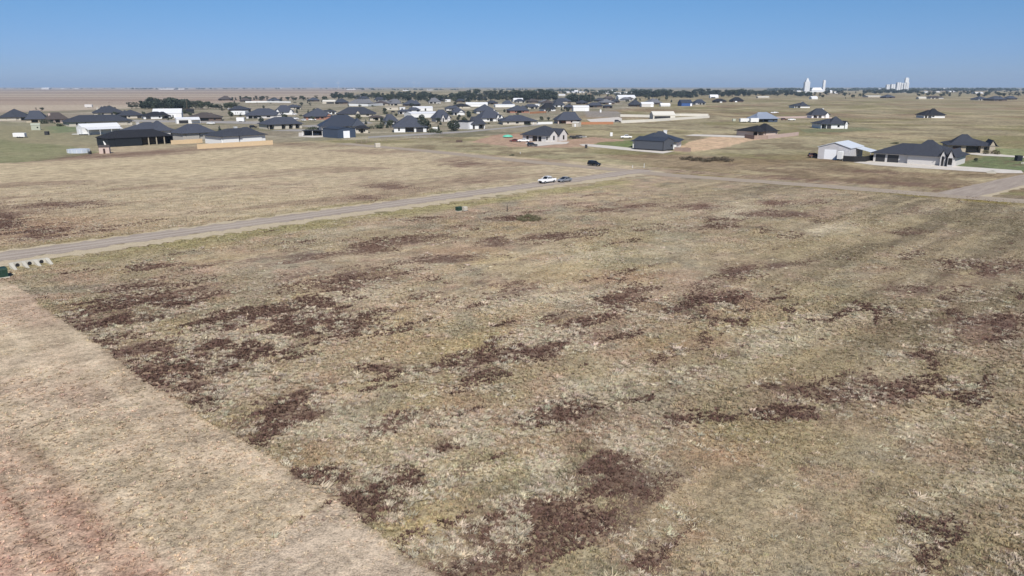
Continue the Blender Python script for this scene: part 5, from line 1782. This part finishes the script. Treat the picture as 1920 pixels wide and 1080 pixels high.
def make_tree(kind, seed):
    rng = random.Random(seed)
    if kind == 'round':          # 7 m tall broad tree
        lumps = [(0, 0, 4.6, 2.2, 2.2, 1.9)]
        for i in range(9):
            a = rng.uniform(0, 6.28)
            rr = rng.uniform(1.0, 2.3)
            lumps.append((rr * math.cos(a), rr * math.sin(a), rng.uniform(1.5, 6.0), rng.uniform(.8, 1.4), rng.uniform(.8, 1.4), rng.uniform(.7, 1.1)))
        return crown_mesh('crown', lumps, 900, .26, rng.choice(['elm_leaves', 'juniper_leaves']), seed), trunk_mesh(2.4, .2, 5, seed, 1.6)
    if kind == 'grey':
        lumps = []
        for i in range(10):
            a = rng.uniform(0, 6.28)
            rr = rng.uniform(.3, 2.3)
            lumps.append((rr * math.cos(a), rr * math.sin(a), rng.uniform(1.3, 6.2), rng.uniform(.7, 1.2), rng.uniform(.7, 1.2), rng.uniform(.6, 1.1)))
        return crown_mesh('crown', lumps, 520, .24, 'grey_leaves', seed), trunk_mesh(2.4, .18, 6, seed, 1.7)
    if kind == 'cone':           # 5 m conifer
        lumps = [(rng.uniform(-.12, .12), rng.uniform(-.12, .12), .5 + .5 * i, 1.25 * (1 - i / 9.5), 1.25 * (1 - i / 9.5), .5) for i in range(9)]
        return crown_mesh('crown', lumps, 600, .17, 'juniper_leaves', seed), trunk_mesh(1.2, .13, 0, seed, 1)
    if kind == 'juniper':        # dense egg shaped juniper, 5 m
        lumps = [(0, 0, 2.5, 2.0, 2.0, 2.3)] + [(1.3 * math.cos(a), 1.3 * math.sin(a), rng.uniform(1.2, 3.6), .9, .9, 1.1) for a in (0, 1.3, 2.5, 3.7, 5)]
        return crown_mesh('crown', lumps, 1000, .2, 'juniper_leaves', seed), trunk_mesh(.8, .2, 3, seed, .8)
    if kind == 'tall':           # 9 m tree of a belt
        lumps = []
        for i in range(12):
            a = rng.uniform(0, 6.28)
            rr = rng.uniform(.2, 1.9)
            lumps.append((rr * math.cos(a), rr * math.sin(a), rng.uniform(1.2, 8.0), rng.uniform(.9, 1.5), rng.uniform(.9, 1.5), rng.uniform(.8, 1.5)))
        return crown_mesh('crown', lumps, 900, .3, 'juniper_leaves', seed), trunk_mesh(3, .22, 4, seed, 1.2)
    lumps = [(rng.uniform(-1.4, 1.4), rng.uniform(-1.2, 1.2), rng.uniform(.25, .7), rng.uniform(.5, .9), rng.uniform(.5, .9), rng.uniform(.3, .55)) for _ in range(8)]
    return crown_mesh('foliage', lumps, 420, .12, {'bush': 'elm_leaves', 'olivebush': 'olive_leaves', 'brush': 'brush_twigs'}[kind], seed), trunk_mesh(.3, .06, 5, seed, .5)


HGT = {'round': 7.0, 'grey': 7.0, 'cone': 5.3, 'juniper': 5.0, 'tall': 9.2, 'bush': 1.2, 'olivebush': 1.2, 'brush': 1.2}
PROTO = {}
for kd in HGT:
    PROTO[kd] = []
    for sdd in range(3):
        cm, tb = make_tree(kd, 11 * sdd + len(kd))
        PROTO[kd].append([cm, None, tb])
NAMES = {'round': 'leafy_tree', 'grey': 'sparse_tree', 'cone': 'conifer', 'juniper': 'juniper', 'tall': 'belt_tree', 'bush': 'shrub', 'olivebush': 'shrub', 'brush': 'brush'}


def tree(px, py, hpx, kind, label, group=None, wide=1.0, rng=random, cat=None):
    g = G(px, py)
    depth = g.y * CT + CAM_H * ST
    h = hpx / F * depth
    s = h / HGT[kind]
    pr = PROTO[kind][rng.randrange(3)]
    t_ = thing(NAMES[kind], g, rng.uniform(0, 6.28), label, cat or ('shrub' if kind in ('bush', 'olivebush', 'brush') else 'tree'), group)
    t_.scale = (s * wide, s * wide, s)
    if pr[1] is None:
        o_ = pr[2].build('trunk' if kind not in ('bush', 'olivebush', 'brush') else 'stems', 'bark', t_)
        pr[1] = o_.data
    else:
        o_ = bpy.data.objects.new('trunk' if kind not in ('bush', 'olivebush', 'brush') else 'stems', pr[1])
        C.objects.link(o_)
        o_.parent = t_
    c_ = bpy.data.objects.new('crown' if kind not in ('bush', 'olivebush', 'brush') else 'foliage', pr[0])
    C.objects.link(c_)
    c_.parent = t_
    return t_


trng = random.Random(5)


def row(xa, xb, ya, yb, n, h0, h1, kinds, label, group, wide=(1.1, 1.8)):
    for i in range(n):
        u = (i + trng.uniform(.1, .9)) / n
        tree(xa + (xb - xa) * u, ya + (yb - ya) * trng.random(), trng.uniform(h0, h1) * 1.18, trng.choice(kinds), label, group, trng.uniform(*wide), trng)


row(244, 262, 203, 205, 3, 8, 13, ['grey'], 'thin grey tree at the left end of the windbreak behind the white hall', 'grey windbreak trees')
row(262, 352, 203, 205.5, 20, 12, 19, ['tall', 'tall', 'juniper'], 'dark green tree of the dense windbreak behind the white metal hall', 'dark windbreak trees')
row(352, 402, 203, 206, 9, 9, 15, ['tall', 'grey', 'round'], 'looser dark tree of the windbreak right of the white metal hall', 'loose windbreak trees')
row(402, 448, 204, 208, 8, 7, 13, ['round', 'grey', 'round'], 'tree around the long white camper', 'trees by the camper')
row(434, 478, 188, 190, 7, 5, 9, ['round', 'tall'], 'dark small tree among the far plain houses', 'far plain trees')
row(478, 560, 187, 191, 12, 4, 8, ['round', 'grey'], 'small tree beside the white wall on the far plain', 'white wall trees')
row(560, 600, 186, 190, 5, 4, 7, ['round', 'grey'], 'low tree left of the beige gabled barn', 'barn left trees')
tree(609, 190.5, 11, 'round', 'dark round tree touching the beige gabled barn', None, 1.4, trng)
row(622, 700, 182.5, 187, 26, 6, 10, ['round', 'tall', 'grey'], 'dark tree in the belt behind the long white wall', 'trees behind the white wall')
row(700, 800, 182, 191, 48, 7, 12, ['round', 'tall', 'grey', 'tall'], 'dark tree in the middle thicket behind the slate roofs', 'middle thicket trees')
row(800, 880, 183, 193, 34, 7, 13, ['tall', 'round', 'grey'], 'dark tree around the pale two storey house', 'pale house trees')
row(860, 960, 181, 192, 42, 8, 14, ['tall', 'tall', 'round', 'grey'], 'tall dark tree of the belt behind the middle houses', 'middle belt trees')
row(960, 1046, 186, 190, 22, 13, 18, ['tall', 'tall', 'juniper'], 'dense blackish tree of the tall belt left of centre right', 'tall belt trees')
row(1066, 1108, 190.5, 192, 13, 11, 15, ['tall', 'juniper'], 'dense clipped dark tree in the square block behind the white box building', 'square block trees', (1.4, 2.0))
row(1108, 1180, 175, 183, 26, 4, 7, ['round', 'grey'], 'small tree among the far pale town buildings', 'far town trees')
row(1182, 1300, 180, 184, 28, 8, 12, ['tall', 'juniper', 'tall'], 'dark tree of the long belt behind the blue buildings', 'blue building belt trees', (1.3, 2.0))
row(1300, 1400, 178, 182, 24, 8, 12, ['tall', 'tall', 'round'], 'dark tree of the belt along the open field edge', 'field edge belt trees', (1.3, 2.0))
row(1400, 1520, 177, 181, 26, 6, 9, ['tall', 'round', 'juniper'], 'dark tree of the belt left of the grain elevator', 'elevator belt trees', (1.3, 2.2))
row(960, 1110, 174, 179, 34, 3, 6, ['round', 'grey', 'tall'], 'small far tree among the pale roofs beyond the tall dark belt', 'far pale roof trees')
row(1130, 1260, 184, 192, 16, 4, 7, ['round', 'grey', 'cone'], 'small tree around the pale storage sheds', 'storage shed trees')
row(1520, 1620, 175, 184, 16, 4, 8, ['round', 'grey', 'tall'], 'tree below the grain elevator', 'elevator yard trees')
row(1618, 1720, 173.5, 176, 26, 4.5, 7, ['tall', 'juniper', 'round'], 'dark tree in front of the grain silos', 'silo trees', (1.3, 2.2))
row(1720, 1930, 172, 182, 40, 4, 7, ['round', 'tall', 'grey'], 'small tree in the far right suburb', 'far right suburb trees', (1.2, 2.2))
# single trees
tree(795, 247, 27, 'juniper', 'big round dark green tree at the right end of the steep slate roof', None, 1.25, trng)
tree(851, 246, 22, 'juniper', 'round dense juniper left of the pale grey shop', None, 1.35, trng)
for px, py, h_, kd, lb in ((726, 240, 13, 'cone', 'dark conifer left of the steep slate roofed house'), (714, 241, 16, 'cone', 'tall thin conifer in the yard left of the slate roofs'),
                           (699, 241, 9, 'bush', 'small dark bush in the pale yard'), (686, 233, 11, 'cone', 'conifer behind the small cream house'),
                           (826, 234, 10, 'cone', 'small conifer before the white arched gable'), (822, 245, 13, 'cone', 'conifer right of the big round tree, by the white box'),
                           (820, 250, 6, 'bush', 'low bush at the corner of the pink track'), (808, 248, 8, 'bush', 'bush under the big round tree'),
                           (578, 211.5, 8, 'cone', 'small pointed conifer at the left of the violet slate roof'), (557, 212, 9, 'cone', 'thin conifer between two slate roofs'),
                           (412, 246, 13, 'cone', 'small conifer left of the chimney of the cedar fenced house'), (451, 218, 8, 'cone', 'dark conifer in front of the long camper'),
                           (118, 236.5, 6, 'bush', 'green bush in the far left yard'), (86, 232, 8, 'bush', 'dark bush between the brown roofed and porch houses'), (79, 208, 7, 'round', 'dark tree behind the second roof from the left'),
                           (68, 206, 5, 'grey', 'thin tree behind the second roof from the left'), (216, 217, 8, 'round', 'dark tree right of the pointed roofed house'), (201, 215.5, 6, 'round', 'dark small tree before the pointed roofed house'),
                           (270, 218, 9, 'round', 'dark tree between the cream walled and black roofed houses'), (222, 225, 7, 'cone', 'small conifer above the long cream house'), (306, 225, 10, 'grey', 'grey tree behind the black house'),
                           (325, 223, 8, 'grey', 'grey tree in front of the white hall'), (316, 226, 7, 'grey', 'second grey tree left of the white hall front'), (1015, 227, 9.5, 'round', 'round dark shrub tree left of a pair in the open'),
                           (1028.5, 227, 8, 'round', 'round dark shrub tree right of a pair in the open'), (1829, 303.5, 8, 'round', 'small green tree on the lawn before the stone house'),
                           (1858, 289, 9, 'olivebush', 'bush at the right corner of the stone house'), (1757, 309.5, 5, 'bush', 'grey bush at the white house wall'), (1698, 303.5, 5, 'bush', 'small bush below the white wall'),
                           (1678, 270, 4, 'bush', 'dark bush behind the long white house'), (1585, 185, 4, 'cone', 'tiny conifer in the far field'), (887, 212, 7, 'cone', 'thin conifer at the left of the pointed slate roof'),
                           (844, 216, 9, 'juniper', 'dark rounded tree right of the blue slate gable'), (600, 244, 5, 'bush', 'bush left of the blue slate roof'), (584, 243, 6, 'bush', 'bush beside the cream columned house'),
                           (788, 222, 4, 'bush', 'dark bush before the long white roof'), (728, 213.5, 5, 'bush', 'round bush in the dry yard'), (1040, 178, 7, 'round', 'dark round tree on the far pale town, left one'), (1055, 172, 5, 'tall', 'dark tree left of a far pale roof'),
                           (1100, 174, 7, 'round', 'dark round tree on the horizon above the square block'), (960, 292, 3, 'bush', 'low weed bush beside the crossing road')):
    tree(px, py, h_, kd, lb, None, trng.uniform(1.0, 1.3), trng)
# brush heaps in the fields
for i in range(9):
    tree(1292 + 8.5 * i + trng.uniform(-2, 2), 303 - trng.uniform(0, 4), trng.uniform(4, 8), 'brush', 'grey brown brush in the long heap right of the slate shop', 'brush heap right of the shop', 1.5, trng, 'brush')
for i in range(12):
    a = 2 * math.pi * i / 12
    tree(990 + 16 * math.cos(a), 411 - 4 * math.sin(a), trng.uniform(4, 6), 'olivebush', 'olive weed clump in the ring of weeds in the near field', 'ring of olive weeds', 1.3, trng, 'weeds')

def free(g, r=1.5):
    return all((g.x - fx) ** 2 + (g.y - fy) ** 2 > (fr + r) ** 2 for fx, fy, fr in FOOT)


hrng = random.Random(21)
n_ = 0
for _ in range(900):
    if n_ >= 26:
        break
    px, py = hrng.uniform(640, 1240), hrng.uniform(181.5, 199)
    if 1160 < px and py > 190:
        continue
    g = G(px, py)
    if not free(g, 9):
        continue
    n_ += 1
    wpx = 22 * F / (g.y * CT + CAM_H * ST) * hrng.uniform(.9, 1.25)
    rfm, rl = hrng.choice([('slate_shingle', 'slate'), ('charcoal_shingle', 'charcoal'), ('brown_shingle', 'brown'), ('grey_shingle', 'pale grey')])
    wlm, wl = hrng.choice([('brown_siding', 'brown'), ('cream_brick', 'cream'), ('white_brick', 'whitish')])
    house(px - wpx / 2, px + wpx / 2, py, py - wpx * .30, hrng.choice([5, 15, 25, 40]), 'small ' + rl + ' roofed ' + wl + ' house in the crowded far rows', wlm, rfm, W=13, eave=2.6,
          group=rl + ' roofed ' + wl + ' far houses')
yrng = random.Random(77)
n_ = 0
for _ in range(2000):
    if n_ >= 110:
        break
    px, py = yrng.uniform(180, 1110), yrng.uniform(188, 243)
    if py > 225 and px < 480 or (py > 236 and px > 880) or (py < 200 and px < 420):
        continue
    g = G(px, py)
    if not free(g):
        continue
    n_ += 1
    kd = yrng.choice(['round', 'cone', 'bush', 'juniper', 'round', 'grey', 'bush'])
    hm = {'round': 5.0, 'cone': 4.2, 'bush': 1.7, 'juniper': 3.6, 'grey': 5.0}[kd] * yrng.uniform(.7, 1.3)
    hp = hm * F / (g.y * CT + CAM_H * ST)
    tree(px, py, hp, kd, {'round': 'small leafy yard tree between the slate roofed houses', 'cone': 'small pointed yard conifer between the slate roofed houses', 'bush': 'low dark shrub in a yard between the slate roofed houses',
                          'juniper': 'rounded dark yard evergreen between the slate roofed houses', 'grey': 'thin greyish yard tree between the slate roofed houses'}[kd], 'yard ' + NAMES[kd].replace('_', ' ') + 's', yrng.uniform(.9, 1.3), yrng)
n_ = 0
for _ in range(600):
    if n_ >= 16:
        break
    px, py = yrng.uniform(420, 1010), yrng.uniform(198, 241)
    if py > 225 and px < 480:
        continue
    g = G(px, py)
    if not free(g, 1.0):
        continue
    n_ += 1
    pt = yrng.choice(['white_car', 'white_car', 'silver_car', 'black_car'])
    kd = yrng.choice(['pickup', 'sedan', 'suv'])
    FOOT.append((g.x, g.y, 4))
    car(kd, pt, g, yrng.choice([GA, GA + math.pi / 2, 0]), {'white_car': 'white', 'silver_car': 'silver grey', 'black_car': 'black'}[pt] + ' ' + {'pickup': 'pickup', 'sedan': 'car', 'suv': 'boxy car'}[kd] + ' parked between the slate roofed houses', 'pickup' if kd == 'pickup' else 'car', 'parked_car')['group'] = pt.replace('_car', '') + ' ' + kd + ' in the house rows'

# far woods and suburb that read as one mass
def wood(name, spans, label, seed, m='elm_leaves'):
    rng = random.Random(seed)
    lumps = []
    for xa, xb, y, n, h0, h1 in spans:
        for i in range(n):
            g = G(rng.uniform(xa, xb), y + rng.uniform(-.3, .3))
            d = g.y
            h = rng.uniform(h0, h1) / F * d
            lumps.append((g.x, g.y, h * .45, h * rng.uniform(.6, 1.3), h * rng.uniform(.6, 1.2), h * .55))
    me = crown_mesh(name, lumps, 110 * len(lumps), 3.2, m, seed)
    o_ = bpy.data.objects.new(name, me)
    C.objects.link(o_)
    return tag(o_, label, 'woodland', kind='stuff')


wood('far_woodland', [(1440, 1960, 170, 170, 2.5, 5.0), (1600, 1960, 168.5, 120, 2.0, 4.0), (1000, 1260, 171, 60, 2.0, 4.5)], 'dark line of far trees along the right horizon', 3)
wood('far_shrubland', [(240, 700, 167, 90, .8, 1.8), (-40, 240, 166.5, 40, .6, 1.4), (680, 1000, 168.5, 60, .8, 2.2)], 'thin greyish line of far trees along the left horizon', 4, 'grey_leaves')

# ------------------------------------------------------------------ far town
frng = random.Random(9)
far = [(1058, 1096, 174.5, 171.5), (1076, 1084, 172, 169), (1118, 1146, 176, 171.8), (1147, 1166, 176.5, 173.5), (1146, 1154, 171, 168.2), (1168, 1176, 175.5, 172.5), (1180, 1188, 175.5, 172.6),
       (1196, 1228, 175.5, 171), (1030, 1046, 176, 173.4), (985, 1000, 176.5, 173.8), (890, 904, 176.6, 174.6), (906, 916, 177, 175.2), (1046, 1060, 180, 176.5), (1010, 1030, 177.5, 174.5),
       (79, 96, 167.5, 161.5), (115, 121, 167, 165), (140, 148, 167, 165), (300, 332, 168, 164.6), (334, 348, 168, 165.2), (650, 668, 168.5, 165.4), (520, 528, 166.6, 163.6), (755, 768, 170.5, 168), (800, 812, 169.5, 167.5),
       (1642, 1657, 169.5, 166), (1740, 1748, 168, 165), (1764, 1776, 168.5, 165), (1776, 1792, 172.5, 170.5), (1822, 1842, 176, 172.6), (1840, 1848, 168, 164.6), (1730, 1740, 174, 171.5), (1750, 1762, 173.5, 171), (1555, 1560, 174.5, 169.5), (1562, 1570, 175.5, 172), (1478, 1488, 171.5, 169.5), (1492, 1502, 172, 169.8), (1272, 1279, 171.5, 169.5)]
whr = ['in the far pale town', 'on the far left horizon', 'under the far right tree line']
for i, (xa, xb, yb_, yt) in enumerate(far):
    wh = whr[1] if xa < 850 else (whr[0] if xa < 1250 else whr[2])
    grp = 'pale far buildings ' + wh
    wd_ = xb - xa
    if xa < 850:
        yt = yb_ - (yb_ - yt) * .6
    sz = 'long white warehouse roof' if wd_ > 20 else ('pale mid sized building' if wd_ > 11 else 'tiny white building')
    shed(xa, xb, yb_, yt, 4, sz + ' ' + wh, 'white_paint' if i % 3 and xa > 850 else 'white_brick', 'white_roof', W=16, eave=max(2.6, (yb_ - yt) / F * G(960, yb_).y * .6), over=.1, name='far_building', cat='building', group=grp + ', ' + sz, hmin=.8)


# grain elevators
def elevator():
    g = G(1512, 174.5)
    k = (g.y * CT + CAM_H * ST) / F
    t_ = thing('grain_elevator', g, 0, 'tall white concrete grain elevator tower with pointed headhouse', 'grain elevator')
    b_ = MB()
    for i in (-1, 0, 1):
        for j in (0, 1):
            b_.tube((i * 3.0 * k, j * 4 * k, -1), (i * 3.0 * k, j * 4 * k, 20.5 * k), 2.2 * k, n=20)
    b_.build('silo', 'silo_white', t_, False)
    b_ = MB()
    b_.box(-3 * k, 3 * k, -1.2 * k, 5 * k, 20.4 * k, 23 * k)
    b_.add([(-2.2 * k, 0, 23 * k), (2.4 * k, 0, 23 * k), (2.4 * k, 4 * k, 23 * k), (-2.2 * k, 4 * k, 23 * k), (-.6 * k, 1 * k, 27 * k), (1.2 * k, 1 * k, 27 * k), (1.2 * k, 3 * k, 27 * k), (-.6 * k, 3 * k, 27 * k)],
           [(0, 1, 5, 4), (1, 2, 6, 5), (2, 3, 7, 6), (3, 0, 4, 7), (4, 5, 6, 7)])
    b_.build('headhouse', 'silo_white', t_)
    b_ = MB()
    b_.box(-5 * k, 12 * k, -2 * k, 3 * k, -1, 3 * k)
    b_.build('loading_shed', 'silo_white', t_)
    g2 = G(1543.5, 172.5)
    k = (g2.y * CT + CAM_H * ST) / F
    t2 = thing('grain_elevator', g2, 0, 'slim white elevator leg right of the pointed elevator tower', 'grain elevator')
    b_ = MB(); b_.box(-2 * k, 2 * k, -2 * k, 2 * k, -1, 20.5 * k); b_.build('tower', 'silo_white', t2)
    b_ = MB(); b_.box(-2.1 * k, 1.6 * k, -1.5 * k, 1.5 * k, 20.5 * k, 21.6 * k); b_.build('headhouse', 'silo_white', t2)
    g3 = G(1531, 172.8)
    t3 = thing('grain_shed', g3, 0, 'long white grain shed between the elevator tower and the slim leg', 'grain shed')
    b_ = MB(); b_.wallring([(-10 * k, 3 * k), (-10 * k, -3 * k), (10 * k, -3 * k), (10 * k, 3 * k)], -1, 3.2 * k); b_.build('wall', 'silo_white', t3)
    b_ = MB(); b_.hip(0, 0, 20.6 * k, 6.6 * k, 3.2 * k, 8 * k); b_.build('roof', 'white_roof', t3)


elevator()
gs_ = G(1683, 173.2)
ks = (gs_.y * CT + CAM_H * ST) / F
sl = thing('grain_silos', gs_, 0, 'white concrete grain silo block stepping up to a headhouse on the right', 'grain silos')
for x0_, x1_, h_ in ((-22.5, -16.5, 14.2), (-14, -6.5, 15), (-3.4, 4.2, 18), (5.2, 8.6, 17.2), (10, 13.5, 17.2), (14, 19.5, 18)):
    b = MB()
    rr = (x1_ - x0_) / 4
    for q_ in (0, 1):
        for j in (0, 1):
            b.tube(((x0_ + rr + 2 * rr * q_) * ks, j * 3 * ks, -1), ((x0_ + rr + 2 * rr * q_) * ks, j * 3 * ks, h_ * ks), rr * 1.02 * ks, n=18)
    b.build('silo', 'silo_white', sl)
b = MB()
b.box(11.5 * ks, 18 * ks, -.8 * ks, 3 * ks, 17.5 * ks, 25 * ks)
b.box(12.2 * ks, 16.8 * ks, 0, 2.4 * ks, 25 * ks, 26.6 * ks)
b.build('headhouse', 'silo_white', sl)
for x_ in (-15.3, -5.0, 9.2):  # grey boxes in the gaps put the silos' shaded left sides into colour
    b = MB(); b.box((x_ - 1.3) * ks, (x_ + 1.3) * ks, 1.4 * ks, 2.6 * ks, -1, 13.6 * ks); b.build('silo_shade_strip', mat('silo_shade_grey', (.22, .24, .27), .8, .1), sl)


# wind turbines, far away
def turbine_mesh():
    t_ = MB(); t_.tube((0, 0, -1), (0, 0, 92), 2.6, 1.6, n=12)
    n_ = MB(); n_.box(-2, 2, -3.2, 7, 92, 96)
    bl = []
    for a in (0, 120, 240):
        b_ = MB()
        r_ = R(a + 12)
        d = Vector((math.sin(r_), 0, math.cos(r_)))
        p_ = Vector((math.cos(r_), 0, -math.sin(r_)))
        hub = Vector((0, -4.4, 94))
        b_.add([hub + d * 1 - p_ * 1.2, hub + d * 1 + p_ * 1.2, hub + d * 9 + p_ * 2.2, hub + d * 46 + p_ * .35, hub + d * 46 - p_ * .3, hub + d * 9 - p_ * 1.2] +
               [v + Vector((0, .5, 0)) for v in (hub + d * 1 - p_ * 1.2, hub + d * 1 + p_ * 1.2, hub + d * 9 + p_ * 2.2, hub + d * 46 + p_ * .35, hub + d * 46 - p_ * .3, hub + d * 9 - p_ * 1.2)],
               [(0, 1, 2, 3, 4, 5), (11, 10, 9, 8, 7, 6)] + [(i, i + 6, (i + 1) % 6 + 6, (i + 1) % 6) for i in range(6)])
        bl.append(b_)
    return t_, n_, bl


tw, nc, bl = turbine_mesh()
tp = None
for i, (px, hp) in enumerate(((372, 7), (376, 6), (426, 6), (574, 8), (602, 9), (606, 9), (610, 8), (646, 11), (783, 11), (792, 9), (842, 7), (865, 9), (873, 11))):
    dist = 108 / hp * F * .97
    u = (px - 960) / F
    loc = Vector((u * dist, dist, 0))
    lb = 'faint white wind turbine on the left horizon, one of the group over the far plain'
    if tp is None:
        tp = thing('wind_turbine', loc, 0, lb, 'wind turbine', 'wind turbines on the horizon')
        tw.build('tower', 'turbine_white', tp); nc.build('nacelle', 'turbine_white', tp)
        for b in bl:
            b.build('blade', 'turbine_white', tp)
        kids = list(tp.children)
    else:
        copy_tree(tp, loc, frng.uniform(-.5, .5), 1.0, lb, 'wind turbines on the horizon', kids)

# utility poles
def pole(px, py, hpx, label):
    g = G(px, py)
    h_ = hpx / F * (g.y * CT + CAM_H * ST)
    t_ = thing('utility_pole', g, .3, label, 'utility pole')
    b_ = MB(); b_.tube((0, 0, -.2), (0, 0, h_), .17, .11, n=8); b_.build('shaft', 'pole_wood', t_)
    b_ = MB(); b_.box(-1.2, 1.2, -.06, .06, h_ - .8, h_ - .62); b_.build('crossarm', 'pole_wood', t_)
    for x in (-1.1, 0, 1.1):
        b_ = MB(); b_.tube((x, 0, h_ - .62), (x, 0, h_ - .4), .06, n=6); b_.build('insulator', 'dark_trim', t_)


for px, py, hp, lb in ((206, 204, 13, 'wooden pole on the left plain behind the pointed roof'), (351, 206, 17, 'wooden pole right of the dark windbreak'), (468, 203, 11, 'wooden pole behind the long camper'),
                       (488, 206, 12, 'wooden pole behind the blue grey roof'), (669, 197, 13, 'wooden pole in front of the long white wall'), (1008, 196, 16, 'wooden pole before the tall dark belt'),
                       (1085, 193, 18, 'pale pole in front of the square block of trees'), (1107, 192, 16, 'pole at the right of the square block of trees'), (700, 214, 14, 'wooden pole by the white dormer house')):
    pole(px, py, hp, lb)

# ------------------------------------------------------------------ air
HAZE = 6.5e-5
if HAZE:
    b = MB()
    b.box(-61000, 61000, -4000, 76000, -1.2, 175)
    hm = bpy.data.materials.new('haze_air')
    hm.use_nodes = True
    t_ = hm.node_tree
    for n_ in list(t_.nodes):
        if n_.type == 'BSDF_PRINCIPLED':
            t_.nodes.remove(n_)
    pv = t_.nodes.new('ShaderNodeVolumePrincipled')
    pv.inputs['Color'].default_value = (.60, .78, 1.0, 1)
    pv.inputs['Density'].default_value = HAZE
    pv.inputs['Anisotropy'].default_value = 0.0
    t_.links.new(pv.outputs[0], t_.nodes['Material Output'].inputs['Volume'])
    MATS['haze_air'] = hm
    ho = b.build('haze', 'haze_air')
    tag(ho, kind='stuff')
